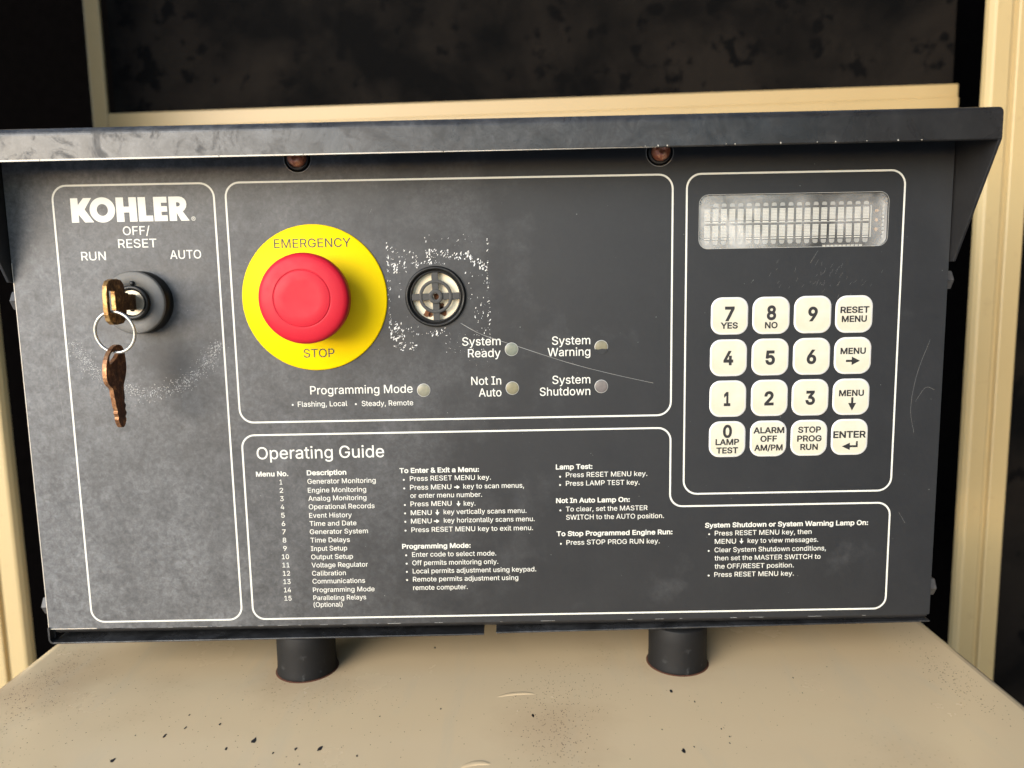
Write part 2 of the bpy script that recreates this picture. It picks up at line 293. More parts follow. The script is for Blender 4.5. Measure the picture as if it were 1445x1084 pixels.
p 424 53,379 112,379 112,319 118,319 137,346 152,360 171,373 197,381 229,384 274,378 313,361 345,332 370,293 385,245 390,189 385,133 370,84 346,45 313,16 274,-2 229,-8 198,-5 173,4 153,17 138,31 118,59 114,59 114,-143 53,-143|253,51 279,66 301,88 316,117 325,151 328,189 325,227 316,261 301,290 280,311 253,325 220,330 188,325 161,312 140,291 125,263 116,229 113,189 116,150 125,115 140,86 162,65 188,51 220,47
r 259 53,379 112,379 112,321 115,321 130,347 152,367 181,380 213,385 229,384 243,384 243,322 230,324 207,326 182,323 159,315 140,301 126,284 117,262 114,237 114,0 53,0
s 365 145,-5 112,3 84,18 62,38 45,63 36,94 94,107 105,79 124,60 150,49 181,45 217,50 244,62 262,81 268,103 265,121 254,136 237,147 212,155 149,170 104,186 72,208 53,237 47,274 51,305 65,332 87,354 115,370 149,381 187,384 223,381 254,372 279,358 299,339 314,316 324,290 268,277 258,298 243,316 219,328 187,333 156,329 131,317 114,299 109,277 112,258 124,243 144,232 172,223 229,209 275,194 306,171 325,142 331,107 326,75 312,47 290,24 260,6 223,-5 182,-8
t 227 204,327 6,327 6,379 204,379|126,471 126,98 128,76 136,61 150,53 170,50 185,51 202,54 213,2 192,-3 168,-4 125,2 92,21 72,52 65,93 65,471
u 410 146,-1 115,11 89,31 69,59 57,95 53,139 53,379 114,379 114,144 119,105 137,75 164,56 200,50 226,53 249,62 268,77 283,97 293,122 296,153 296,379 357,379 357,0 298,0 298,92 307,92 286,47 257,17 222,0 182,-5
v 389 17,379 84,379 165,155 187,87 206,21 184,21 203,87 224,155 305,379 371,379 226,0 163,0
w 567 23,379 87,379 133,214 154,137 175,41 165,41 186,135 206,214 252,379 316,379 362,214 382,136 402,41 391,41 413,135 434,214 480,379 545,379 429,0 368,0 319,172 305,225 291,280 277,338 291,338 277,280 263,225 248,172 199,0 138,0
x 379 171,218 171,171 29,379 100,379 147,306 179,253 207,206 175,206 202,253 233,306 282,379 352,379 209,169 209,214 358,0 287,0 231,85 200,136 173,182 205,182 178,136 148,85 91,0 21,0
y 389 61,-86 71,-87 88,-90 104,-89 118,-84 130,-74 141,-58 151,-36 163,-1 17,379 84,379 165,155 187,87 206,21 184,21 202,87 224,155 305,379 371,379 204,-58 191,-85 177,-107 159,-124 139,-136 117,-143 91,-145 65,-143 47,-139
z 380 42,46 254,320 254,323 48,323 48,379 333,379 333,331 126,60 126,56 339,56 339,0 42,0
'''

# ------------------------------------------------------------------ helpers
ORIGIN = {}

class MB:
    """collects vertices (mm) and faces, then links them as ONE mesh object"""
    def __init__(s):
        s.v = []; s.f = []; s.sm = []
    def add(s, vs, fs, smooth=False):
        n = len(s.v)
        s.v += [tuple(v) for v in vs]
        s.f += [tuple(i + n for i in f) for f in fs]
        s.sm += [smooth] * len(fs)
    def box(s, x0, x1, y0, y1, z0, z1):
        vs = [(x, y, z) for x in (x0, x1) for y in (y0, y1) for z in (z0, z1)]
        s.add(vs, [(0, 1, 3, 2), (4, 6, 7, 5), (0, 4, 5, 1), (2, 3, 7, 6), (0, 2, 6, 4), (1, 5, 7, 3)])
    def prism(s, pts, y0, y1):
        """closed outline in x,z (counter-clockwise seen from the front) from y0 (front) to y1"""
        n = len(pts)
        vs = [(x, y0, z) for x, z in pts] + [(x, y1, z) for x, z in pts]
        fs = [tuple(range(n)), tuple(range(2 * n - 1, n - 1, -1))]
        fs += [(i, i + n, (i + 1) % n + n, (i + 1) % n) for i in range(n)]
        s.add(vs, fs)
    def sheet(s, pts, y):
        s.add([(x, y, z) for x, z in pts], [tuple(range(len(pts)))])
    def lathe(s, prof, cx, cz, seg=64, axis='Y', cy=0.0, a0=0.0):
        """profile of (radius, along) turned about an axis"""
        vs = []; n = len(prof)
        for k in range(seg):
            a = a0 + 2 * math.pi * k / seg
            for r, t in prof:
                c, q = r * math.cos(a), r * math.sin(a)
                if axis == 'Y': vs.append((cx + c, t, cz + q))
                elif axis == 'Z': vs.append((cx + c, cy + q, t))
                else: vs.append((t, cy + c, cz + q))
        fs = []
        for k in range(seg):
            for i in range(n - 1):
                a, b = k * n + i, ((k + 1) % seg) * n + i
                fs.append((a, b, b + 1, a + 1))
        s.add(vs, fs, True)
    def torus(s, c, R, r, seg=64, ring=12, tilt=0.0, yaw=0.0):
        vs = []
        m = Matrix.Rotation(yaw, 3, 'Z') @ Matrix.Rotation(tilt, 3, 'X')
        for i in range(seg):
            a = 2 * math.pi * i / seg
            for j in range(ring):
                b = 2 * math.pi * j / ring
                p = m @ Vector(((R + r * math.cos(b)) * math.cos(a), r * math.sin(b), (R + r * math.cos(b)) * math.sin(a)))
                vs.append((c[0] + p.x, c[1] + p.y, c[2] + p.z))
        fs = [(i * ring + j, ((i + 1) % seg) * ring + j, ((i + 1) % seg) * ring + (j + 1) % ring, i * ring + (j + 1) % ring)
              for i in range(seg) for j in range(ring)]
        s.add(vs, fs, True)
    def build(s, name, mat, parent=None, origin=None, bevel=0.0, seg=2, angle=40):
        if origin is None:
            xs = [v[0] for v in s.v]; ys = [v[1] for v in s.v]; zs = [v[2] for v in s.v]
            origin = ((min(xs) + max(xs)) / 2, (min(ys) + max(ys)) / 2, min(zs))
        me = bpy.data.meshes.new(name)
        me.from_pydata([((x - origin[0]) * MM, (y - origin[1]) * MM, (z - origin[2]) * MM) for x, y, z in s.v], [], s.f)
        me.validate()
        import bmesh
        bm = bmesh.new(); bm.from_mesh(me)
        bmesh.ops.recalc_face_normals(bm, faces=bm.faces)
        bm.to_mesh(me); bm.free()
        if len(me.polygons) == len(s.sm):
            me.polygons.foreach_set('use_smooth', s.sm)
        me.materials.append(mat)
        o = bpy.data.objects.new(name, me)
        COL.objects.link(o)
        if bevel:
            b = o.modifiers.new('bevel', 'BEVEL'); b.width = bevel * MM; b.segments = seg
            b.limit_method = 'ANGLE'; b.angle_limit = math.radians(angle)
        place(o, origin, parent)
        return o

def place(o, origin, parent):
    ORIGIN[o.name] = Vector(origin)
    if parent:
        o.parent = parent
        o.location = (Vector(origin) - ORIGIN[parent.name]) * MM
    else:
        o.location = Vector(origin) * MM

def thing(name, label, cat, origin, group=None, kind=None):
    o = bpy.data.objects.new(name, None)
    o.empty_display_size = 0.02
    COL.objects.link(o)
    place(o, origin, None)
    return tag(o, label, cat, group, kind)

def tag(o, label=None, cat=None, group=None, kind=None):
    for k, v in (('label', label), ('category', cat), ('group', group), ('kind', kind)):
        if v: o[k] = v
    return o

def arc_rect(x0, z0, x1, z1, r, n=8):
    pts = []
    for cx, cz, a in ((x1 - r, z0 + r, -90), (x1 - r, z1 - r, 0), (x0 + r, z1 - r, 90), (x0 + r, z0 + r, 180)):
        for i in range(n + 1):
            t = math.radians(a + 90 * i / n)
            pts.append((cx + r * math.cos(t), cz + r * math.sin(t)))
    return pts

def round_path(corners, r, n=8):
    """closed path through corners, each rounded with radius r"""
    out = []; m = len(corners)
    for i in range(m):
        p, a, b = (Vector(corners[j % m]) for j in (i, i - 1, i + 1))
        u, w = (a - p).normalized(), (b - p).normalized()
        s, e = p + u * r, p + w * r
        for k in range(n + 1):
            t = k / n * math.pi / 2
            c = p + u * r + w * r
            q = c - w * r * math.cos(t) - u * r * math.sin(t)
            out.append((q.x, q.y))
    return out

def ribbon(mb, path, w, y, closed=True):
    """thin printed stroke along a path in x,z"""
    n = len(path); L = []; R = []
    for i in range(n):
        a = Vector(path[(i - 1) % n] if closed or i > 0 else path[i]); b = Vector(path[(i + 1) % n] if closed or i < n - 1 else path[i])
        d = (b - a).normalized(); nn = Vector((-d.y, d.x)); p = Vector(path[i])
        ww = w[i] if isinstance(w, list) else w
        L.append(p + nn * ww / 2); R.append(p - nn * ww / 2)
    vs = [(p.x, y, p.y) for p in L] + [(p.x, y, p.y) for p in R]
    fs = [(i, (i + 1) % n, (i + 1) % n + n, i + n) for i in range(n if closed else n - 1)]
    mb.add(vs, fs)

def flat_fill(polys, offset=0.0):
    """fill outlines (with holes) -> verts, faces in the x,y plane"""
    cu = bpy.data.curves.new('outline', 'CURVE')
    cu.dimensions = '2D'; cu.fill_mode = 'BOTH'; cu.offset = offset
    for p in polys:
        sp = cu.splines.new('POLY'); sp.points.add(len(p) - 1)
        for q, (x, y) in zip(sp.points, p): q.co = (x, y, 0, 1)
        sp.use_cyclic_u = True
    o = bpy.data.objects.new('outline', cu)
    COL.objects.link(o)
    dg = bpy.context.evaluated_depsgraph_get()
    me = o.evaluated_get(dg).to_mesh()
    vs = [(v.co.x, v.co.y) for v in me.vertices]; fs = [tuple(f.vertices) for f in me.polygons]
    o.evaluated_get(dg).to_mesh_clear()
    bpy.data.objects.remove(o); bpy.data.curves.remove(cu)
    return vs, fs

def plate(mb, polys, y0, y1):
    """solid sheet with holes: outline first, then holes"""
    vs, fs = flat_fill(polys)
    n = len(vs)
    mb.add([(x, y0, z) for x, z in vs], fs)
    mb.add([(x, y1, z) for x, z in vs], [f[::-1] for f in fs])
    for p in polys:
        m = len(p)
        mb.add([(x, y0, z) for x, z in p] + [(x, y1, z) for x, z in p], [(i, (i + 1) % m, (i + 1) % m + m, i + m) for i in range(m)])

GLYPH = {}
for ln in GLYPHS.strip('\n').split('\n'):
    ch = ln[0]; adv, _, rest = ln[2:].partition(' ')
    GLYPH[ch] = (int(adv), [[tuple(map(int, q.split(','))) for q in p.split()] for p in rest.split('|') if p.strip()])

CAP = max(q[1] for q in GLYPH['H'][1][0])

def grow(p, off):
    """thicken a letter outline (outer outlines run clockwise, holes the other way)"""
    out = []; n = len(p)
    for i in range(n):
        a, b, c = Vector(p[i - 1]), Vector(p[i]), Vector(p[(i + 1) % n])
        u, v = (b - a).normalized(), (c - b).normalized()
        n1, n2 = Vector((-u.y, u.x)), Vector((-v.y, v.x))
        m = n1 + n2
        if m.length < .2: m = n1
        m = m.normalized()
        d = off / max(.5, m.dot(n1))
        out.append((b.x + m.x * d, b.y + m.y * d))
    return out

def winding(q, polys):
    w = 0
    for p in polys:
        for i in range(len(p)):
            (x0, y0), (x1, y1) = p[i - 1], p[i]
            side = (x1 - x0) * (q[1] - y0) - (q[0] - x0) * (y1 - y0)
            if y0 <= q[1] < y1 and side > 0: w += 1
            elif y1 <= q[1] < y0 and side < 0: w -= 1
    return w

def clean(p, d=5):
    out = []
    for q in p:
        if not out or math.dist(q, out[-1]) > d: out.append(q)
    while len(out) > 3 and math.dist(out[0], out[-1]) <= d: out.pop()
    return out

CACHE = {}
def letter(ch, bold):
    """filled letter; strokes of one outline may cross, so faces are kept by winding number"""
    if (ch, bold) not in CACHE:
        off = {0: 5, 0.5: 40, 1: 30, 1.5: 46}[bold] * CAP / 727
        polys = [grow(clean(p, 9 if bold else 4), off) for p in GLYPH[ch][1]]
        vs = [Vector(q) for p in polys for q in p]; ed = []; n = 0
        for p in polys:
            ed += [(n + k, n + (k + 1) % len(p)) for k in range(len(p))]; n += len(p)
        v2, _, f2, _, _, _ = delaunay_2d_cdt(vs, ed, [], 0, 1e-4)
        keep = []
        for f in f2:
            c = sum((v2[k] for k in f), Vector((0, 0))) / len(f)
            if winding(c, polys) != 0: keep.append(tuple(f))
        CACHE[ch, bold] = ([tuple(v) for v in v2], keep)
    return CACHE[ch, bold]

def text(mb, s, x, z, w, em, bold, y):
    """lettering: left end x, baseline z, total width w, size em (mm)"""
    pen = 0; parts = []; lo, hi = 1e9, -1e9
    for ch in s:
        if ch != ' ':
            vs, fs = letter(ch, bold)
            used = {k for f in fs for k in f}
            lo = min(lo, min(vs[k][0] for k in used) + pen); hi = max(hi, max(vs[k][0] for k in used) + pen)
            parts.append((pen, vs, fs))
        pen += GLYPH[ch][0]
    sx = w / (hi - lo); k = em * .727 / CAP * {0: 1, .5: .93, 1: .97, 1.5: .94}[bold]
    for p, vs, fs in parts:
        mb.add([(x + (a + p - lo) * sx, y, z + b * k) for a, b in vs], fs)

def fleck(mb, x, z, s, y, el=1.0, ang=0.0, n=7):
    pts = []
    for i in range(n):
        a = 2 * math.pi * i / n
        r = s * random.uniform(.55, 1.15)
        u, v = r * el * math.cos(a), r * math.sin(a)
        pts.append((x + u * math.cos(ang) - v * math.sin(ang), z + u * math.sin(ang) + v * math.cos(ang)))
    mb.sheet(pts, y)

# ------------------------------------------------------------------ materials
def mat(name):
    m = bpy.data.materials.new(name); m.use_nodes = True
    return m, m.node_tree.nodes, m.node_tree.links, m.node_tree.nodes['Principled BSDF']

class N:
    """tiny node helper"""
    def __init__(s, name):
        s.m, s.n, s.l, s.b = mat(name)
        s.co = s.n.new('ShaderNodeTexCoord').outputs['Object']
    def noise(s, scale, detail=4, rough=.55, dist=0.0, stretch=None):
        co = s.co
        if stretch:
            mp = s.n.new('ShaderNodeMapping'); mp.inputs['Scale'].default_value = stretch
            s.l.new(co, mp.inputs['Vector']); co = mp.outputs['Vector']
        t = s.n.new('ShaderNodeTexNoise'); s.l.new(co, t.inputs['Vector'])
        t.inputs['Scale'].default_value = scale; t.inputs['Detail'].default_value = detail
        t.inputs['Roughness'].default_value = rough; t.inputs['Distortion'].default_value = dist
        return t.outputs['Fac']
    def voro(s, scale, feature='F1', rnd=1.0):
        t = s.n.new('ShaderNodeTexVoronoi'); s.l.new(s.co, t.inputs['Vector'])
        t.inputs['Scale'].default_value = scale; t.inputs['Randomness'].default_value = rnd
        return t.outputs['Distance']
    def ramp(s, fac, *stops):
        r = s.n.new('ShaderNodeValToRGB'); s.l.new(fac, r.inputs['Fac'])
        e = r.color_ramp.elements
        while len(e) < len(stops): e.new(.5)
        for k, (p, c) in zip(e, stops):
            k.position = p; k.color = (c, c, c, 1) if isinstance(c, (int, float)) else (*c, 1)
        return r.outputs['Color']
    def mix(s, fac, a, b):
        x = s.n.new('ShaderNodeMix'); x.data_type = 'RGBA'
        for sock, v in ((0, fac), (6, a), (7, b)):
            if isinstance(v, (int, float)) and sock == 0: x.inputs[0].default_value = v
            elif isinstance(v, tuple): x.inputs[sock].default_value = (*v, 1)
            else: s.l.new(v, x.inputs[sock])
        return x.outputs[2]
    def math(s, op, a, b=None):
        x = s.n.new('ShaderNodeMath'); x.operation = op
        for i, v in enumerate((a, b)):
            if v is None: continue
            if isinstance(v, (int, float)): x.inputs[i].default_value = v
            else: s.l.new(v, x.inputs[i])
        return x.outputs[0]
    def xyz(s):
        x = s.n.new('ShaderNodeSeparateXYZ'); s.l.new(s.co, x.inputs[0]); return x.outputs
    def set(s, **k):
        for key, v in k.items():
            i = s.b.inputs[{'color': 'Base Color', 'rough': 'Roughness', 'metal': 'Metallic', 'coat': 'Coat Weight', 'spec': 'Specular IOR Level', 'crough': 'Coat Roughness', 'trans': 'Transmission Weight', 'alpha': 'Alpha', 'sss': 'Subsurface Weight'}[key]]
            if isinstance(v, tuple): i.default_value = (*v, 1)
            elif isinstance(v, (int, float)): i.default_value = v
            else: s.l.new(v, i)
        return s
    def bump(s, h, strength=.2, dist=.001):
        b = s.n.new('ShaderNodeBump'); b.inputs['Strength'].default_value = strength; b.inputs['Distance'].default_value = dist
        s.l.new(h, b.inputs['Height']); s.l.new(b.outputs['Normal'], s.b.inputs['Normal']); return s

def simple(name, color, rough=.5, metal=0.0, var=.12, scale=120, spec=.5, bump=0.0):
    a = N(name)
    nz = a.noise(scale, 5)
    lo = tuple(c * (1 - var) for c in color); hi = tuple(min(1, c * (1 + var)) for c in color)
    a.set(color=a.mix(nz, lo, hi), rough=a.ramp(nz, (.3, max(0, rough - .08)), (.7, min(1, rough + .08))), metal=metal, spec=spec)
    if bump: a.bump(a.noise(scale * 8, 3), bump, .0004)
    return a.m

M = {}
def m_panel():
    a = N('charcoal_panel_overlay')
    base = a.mix(a.noise(35, 5), (.0125, .0134, .0152), (.0172, .0183, .0206))
    # dried dust: an even film with fine blotches, heavier leftward to paint in the sheen
    blot = a.math('MULTIPLY', a.ramp(a.noise(95, 8, .72, .5), (.36, .66), (.64, 1.0)), a.ramp(a.noise(330, 5, .7, 1.0), (.36, .62), (.62, 1.0)))
    fine = a.ramp(a.noise(520, 4, .7), (.34, .55), (.68, 1.0))
    x = a.n.new('ShaderNodeMapRange'); a.l.new(a.xyz()[0], x.inputs['Value'])
    x.inputs['From Min'].default_value = -.20; x.inputs['From Max'].default_value = .05; x.inputs['To Min'].default_value = .46; x.inputs['To Max'].default_value = .0
    area = a.ramp(a.math('ADD', a.math('MULTIPLY', a.noise(20, 7, .65), .55), x.outputs[0]), (.34, .03), (.74, 1.0))
    d = a.math('MULTIPLY', a.math('MULTIPLY', blot, fine), area)
    # a ragged patch with less dust below the key switch
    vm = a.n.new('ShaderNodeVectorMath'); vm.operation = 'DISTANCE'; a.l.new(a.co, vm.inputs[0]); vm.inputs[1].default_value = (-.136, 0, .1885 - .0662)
    thinned = a.ramp(a.math('ADD', vm.outputs['Value'], a.math('MULTIPLY', a.noise(70, 4), .02)), (.014, .25), (.030, 1.0))
    d = a.math('MULTIPLY', d, thinned)
    c = a.mix(a.math('MULTIPLY', d, .70), base, (.265, .272, .282))
    # rubbed cleaner patches and a few dried runs
    runs = a.ramp(a.noise(34, 6, .6, .3, (2.4, 1, .5)), (.60, 0.0), (.74, .22))
    c = a.mix(a.math('MULTIPLY', runs, area), c, (.24, .243, .25))
    # sparse pinprick dust
    pin = a.ramp(a.voro(230), (.03, .8), (.06, 0.0))
    pin = a.math('MULTIPLY', pin, a.ramp(a.noise(60, 2), (.58, 0.0), (.66, .5)))
    c = a.mix(pin, c, (.4, .39, .37))
    r = a.ramp(a.noise(60, 6), (.3, .40), (.7, .52))
    a.set(color=c, rough=a.mix(d, r, (.62, .62, .62)), spec=.36)
    a.bump(a.noise(1500, 3), .12, .0002)
    return a.m
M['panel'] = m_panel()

def m_enamel():
    a = N('black_enamel')
    dust = a.ramp(a.noise(42, 9, .72, 1.2), (.36, 0.0), (.64, 1.0))
    fine = a.ramp(a.noise(190, 7, .72, 2.0), (.36, .35), (.64, 1.0))
    smear = a.ramp(a.noise(75, 7, .72, 1.2), (.40, 1.0), (.50, 0.0))
    x = a.n.new('ShaderNodeMapRange'); a.l.new(a.xyz()[0], x.inputs['Value'])
    x.inputs['From Min'].default_value = -.14; x.inputs['From Max'].default_value = .17; x.inputs['To Min'].default_value = 1.0; x.inputs['To Max'].default_value = .12  # pale dust fades rightward, painting in part of the sky's reflection
    d = a.math('MULTIPLY', a.math('MULTIPLY', dust, fine), x.outputs[0])
    smear = a.math('MULTIPLY', smear, x.outputs[0])
    c = a.mix(a.math('MULTIPLY', d, .6), (.0118, .0115, .0118), (.15, .15, .152))
    c = a.mix(a.math('MULTIPLY', smear, .42), c, (.012, .012, .011))
    a.set(color=c, rough=a.mix(smear, a.ramp(a.noise(48, 7, .7, 1.0), (.3, .20), (.7, .38)), (.55, .55, .55)), spec=.37)
    a.bump(a.noise(60, 4), .06, .0006)
    return a.m
M['enamel'] = m_enamel()
M['black'] = simple('black_paint', (.012, .012, .013), .4, var=.3)
M['case'] = simple('black_case_paint', (.012, .012, .013), .5, var=.3)
M['print'] = simple('off_white_print', (.60, .60, .55), .5, var=.05, scale=300)
M['scuff'] = simple('scuffed_white', (.66, .66, .64), .7, var=.2, scale=900)
M['haze'] = simple('worn_grey', (.26, .26, .25), .7, var=.25, scale=900)
M['rubbed'] = simple('rubbed_grey', (.50, .50, .49), .75, var=.25, scale=900)
M['edge'] = simple('bare_worn_edge', (.55, .50, .42), .45, var=.35, scale=70)
M['cream_key'] = None
def m_key():
    a = N('cream_key_cap')
    c = a.mix(a.ramp(a.noise(75, 4, .55), (.36, 0.0), (.62, 1.0)), (.485, .455, .345), (.525, .515, .435))
    a.set(color=c, rough=.42, spec=.45)
    return a.m
M['cream_key'] = m_key()
M['rim'] = simple('white_key_rim', (.56, .56, .54), .4, var=.03)
M['ink'] = simple('black_ink', (.014, .013, .014), .55, var=.15)
M['grey_ink'] = simple('grey_ink', (.035, .034, .026), .6, var=.15)
def m_yellow():
    a = N('yellow_legend_plate')
    c = a.mix(a.noise(90, 6), (.76, .535, .0005), (.82, .59, .001))
    sp = a.math('MULTIPLY', a.ramp(a.voro(160), (.035, 1.0), (.06, 0.0)), a.ramp(a.noise(40, 2), (.62, 0.0), (.66, .7)))
    a.set(color=a.mix(sp, c, (.25, .18, .02)), rough=.5, spec=.1)
    return a.m
M['yellow'] = m_yellow()
def m_red():
    a = N('faded_red_plastic')
    c = a.mix(a.noise(70, 7, .65), (.42, .008, .020), (.50, .013, .029))
    a.set(color=c, rough=a.ramp(a.noise(200, 4), (.3, .42), (.7, .55)), spec=.22)
    a.bump(a.noise(700, 3), .08, .0002)
    return a.m
M['red'] = m_red()
M['bezel'] = simple('cast_grey_bezel', (.135, .132, .125), .5, .35, .25, 900, bump=.5)
M['black_plastic'] = simple('black_plastic', (.006, .006, .006), .42, var=.3, spec=.35)
M['grey_plastic'] = simple('dusty_grey_plastic', (.022, .022, .021), .55, var=.35, scale=300)
M['nickel'] = simple('worn_nickel', (.30, .275, .225), .42, .85, .35, 400, bump=.3)
M['ring'] = simple('steel_ring', (.50, .49, .45), .33, .8, .2, 500)
def m_brass():
    a = N('tarnished_brass')
    nz = a.noise(330, 7, .7)
    c = a.ramp(nz, (.32, (.022, .010, .005)), (.52, (.10, .045, .014)), (.70, (.50, .29, .09)))
    a.set(color=c, rough=a.ramp(nz, (.3, .6), (.7, .42)), metal=.65)
    a.bump(nz, .6, .0004)
    return a.m
M['brass'] = m_brass()
def m_copper():
    a = N('rusty_copper_key')
    nz = a.noise(300, 7, .7)
    c = a.ramp(nz, (.32, (.022, .008, .005)), (.52, (.095, .034, .013)), (.72, (.45, .20, .07)))
    a.set(color=c, rough=a.ramp(nz, (.3, .62), (.7, .45)), metal=.55)
    a.bump(nz, .6, .0004)
    return a.m
M['copper'] = m_copper()
def m_edge(name, stops):
    a = N(name)
    nz = a.noise(420, 7, .7)
    a.set(color=a.ramp(nz, *stops), rough=.42, metal=.6)
    a.bump(nz, .6, .0004)
    return a.m
M['brass_edge'] = m_edge('worn_lit_brass_edge', ((.34, (.12, .055, .015)), (.52, (.36, .20, .065)), (.70, (.64, .43, .17))))
M['copper_edge'] = m_edge('worn_lit_copper_edge', ((.34, (.09, .03, .012)), (.52, (.30, .145, .065)), (.70, (.52, .32, .16))))
def m_rust():
    a = N('rusty_screw')
    nz = a.noise(500, 6, .7)
    c = a.ramp(nz, (.3, (.14, .04, .022)), (.5, (.46, .14, .07)), (.7, (.85, .5, .28)))
    a.set(color=c, rough=.3, metal=.3, coat=.8); a.bump(nz, .8, .0006)
    return a.m
M['rust'] = m_rust()
M['rust_stain'] = simple('rust_stain', (.10, .035, .015), .8, var=.5, scale=500)
M['cone'] = simple('cream_paper_cone', (.84, .74, .54), .7, var=.08, scale=200)
M['corrosion'] = simple('brown_corrosion', (.16, .06, .022), .8, var=.6, scale=700, bump=.8)
M['bolt'] = simple('grey_bolt', (.085, .082, .08), .5, .4, .4, 500)
def m_rubber():
    a = N('aged_rubber')
    w = a.math('MULTIPLY', a.ramp(a.noise(140, 6, .65), (.60, 0.0), (.70, 1.0)), a.ramp(a.noise(40, 2), (.52, 0.0), (.64, .5)))
    a.set(color=a.mix(w, (.0065, .0065, .007), (.11, .115, .115)), rough=.62, spec=.28)
    a.bump(a.noise(300, 4), .2, .0004)
    return a.m
M['rubber'] = m_rubber()
def m_housing():
    a = N('glossy_beige_enamel')
    c = a.mix(a.noise(9, 4), (.75, .55, .315), (.80, .595, .35))
    c = a.mix(a.ramp(a.noise(24, 7, .65, .7, (.7, 1.5, 1)), (.5, 0.0), (.75, .35)), c, (.77, .60, .35))
    # fine rusty grime, gathered in patches
    patch = a.ramp(a.noise(11, 3, .5), (.54, 0.0), (.68, 1.0))
    sp = a.ramp(a.voro(420), (.10, 1.0), (.22, 0.0))
    c = a.mix(a.math('MULTIPLY', a.math('MULTIPLY', sp, patch), .55), c, (.15, .085, .04))
    c = a.mix(a.math('MULTIPLY', a.math('MULTIPLY', patch, a.noise(160, 6, .7)), .4), c, (.40, .25, .13))
    # rusty haze round the mounts, along the left edge and in the middle
    for (px, py, r, k) in ((27, -62, 34, .42), (-212, -22, 34, .5), (-195, 0, 26, .32), (-88, -8, 30, .38), (89, -8, 26, .34), (150, 40, 20, .3)):
        vm = a.n.new('ShaderNodeVectorMath'); vm.operation = 'DISTANCE'; a.l.new(a.co, vm.inputs[0]); vm.inputs[1].default_value = (px * MM, py * MM, .12)
        f = a.math('ADD', a.math('DIVIDE', vm.outputs['Value'], r * MM), a.math('MULTIPLY', a.noise(34, 6, .65), 1.3))
        f = a.ramp(a.math('MULTIPLY', f, .5), (.34, k), (.80, 0.0))
        c = a.mix(f, c, (.50, .32, .175))
    # wiped streaks, paler and greyer
    st = a.ramp(a.noise(16, 6, .62, .4, (3.2, .7, 1)), (.54, 0.0), (.74, .45))
    c = a.mix(st, c, (.66, .53, .345))
    a.set(color=c, rough=a.ramp(a.noise(26, 5), (.3, .13), (.72, .30)), spec=.5)
    a.bump(a.noise(26, 3, .4), .10, .0015)
    return a.m
M['housing'] = m_housing()
def m_post():
    a = N('cream_painted_steel')
    c = a.mix(a.noise(18, 5, .6), (.40, .30, .145), (.44, .335, .165))
    c = a.mix(a.ramp(a.noise(90, 6, .7), (.6, 0.0), (.78, .5)), c, (.28, .20, .10))
    a.set(color=c, rough=.45)
    return a.m
M['post'] = m_post()
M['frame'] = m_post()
for nd in M['frame'].node_tree.nodes:      # far frame: same paint, darkened to offset its stronger sun
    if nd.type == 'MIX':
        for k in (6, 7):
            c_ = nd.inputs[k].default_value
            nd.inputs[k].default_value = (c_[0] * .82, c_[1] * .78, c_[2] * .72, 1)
def m_foam():
    a = N('mottled_black_foam')
    d = a.ramp(a.noise(9, 4, .6, .3), (.42, 0.0), (.62, 1.0))
    spots = a.ramp(a.noise(60, 3, .5), (.36, 0.0), (.43, 1.0))
    f = a.math('MULTIPLY', d, spots)
    a.set(color=a.mix(f, (.0009, .0008, .0008), (.0080, .0064, .0050)), rough=.95, spec=.1)
    a.bump(a.noise(160, 4), .4, .002)
    return a.m
M['foam'] = m_foam()
M['dark'] = simple('dark_lining', (.0015, .0013, .0013), .95, var=.4, spec=.0)
def m_glass():
    a = N('dusty_hazy_display_glass')
    b = a.b; nt = a.n; L = a.l
    tr = nt.new('ShaderNodeBsdfTransparent')
    gl = nt.new('ShaderNodeBsdfGlossy'); gl.inputs['Roughness'].default_value = .12
    df = nt.new('ShaderNodeBsdfDiffuse'); df.inputs['Color'].default_value = (.75, .75, .73, 1)
    fr = nt.new('ShaderNodeFresnel'); fr.inputs['IOR'].default_value = 1.5
    m1 = nt.new('ShaderNodeMixShader'); L.new(fr.outputs[0], m1.inputs[0]); L.new(tr.outputs[0], m1.inputs[1]); L.new(gl.outputs[0], m1.inputs[2])
    x = a.n.new('ShaderNodeMapRange'); a.l.new(a.xyz()[0], x.inputs['Value'])
    x.inputs['From Min'].default_value = -.042; x.inputs['From Max'].default_value = .0; x.inputs['To Min'].default_value = .20; x.inputs['To Max'].default_value = .0  # dust film heavier at left to paint in the reflected haze
    film = a.math('MULTIPLY', a.ramp(a.math('ADD', a.noise(40, 5, .6, .6), x.outputs[0]), (.38, .02), (.86, .60)), a.ramp(a.noise(210, 4, .6), (.3, .8), (.7, 1.0)))
    m2 = nt.new('ShaderNodeMixShader'); L.new(film, m2.inputs[0]); L.new(m1.outputs[0], m2.inputs[1]); L.new(df.outputs[0], m2.inputs[2])
    out = [x for x in nt if x.type == 'OUTPUT_MATERIAL'][0]
    L.new(m2.outputs[0], out.inputs['Surface']); nt.remove(b)
    return a.m
M['glass'] = m_glass()
M['board'] = simple('display_board', (.032, .033, .034), .4, var=.25, scale=150)
M['cell'] = simple('display_phosphor', (.70, .69, .63), .6, var=.1, scale=200)
M['pad'] = simple('display_contact', (.36, .36, .34), .5, var=.2, scale=200)
M['amber'] = simple('amber_bead', (.62, .36, .18), .5, var=.2)

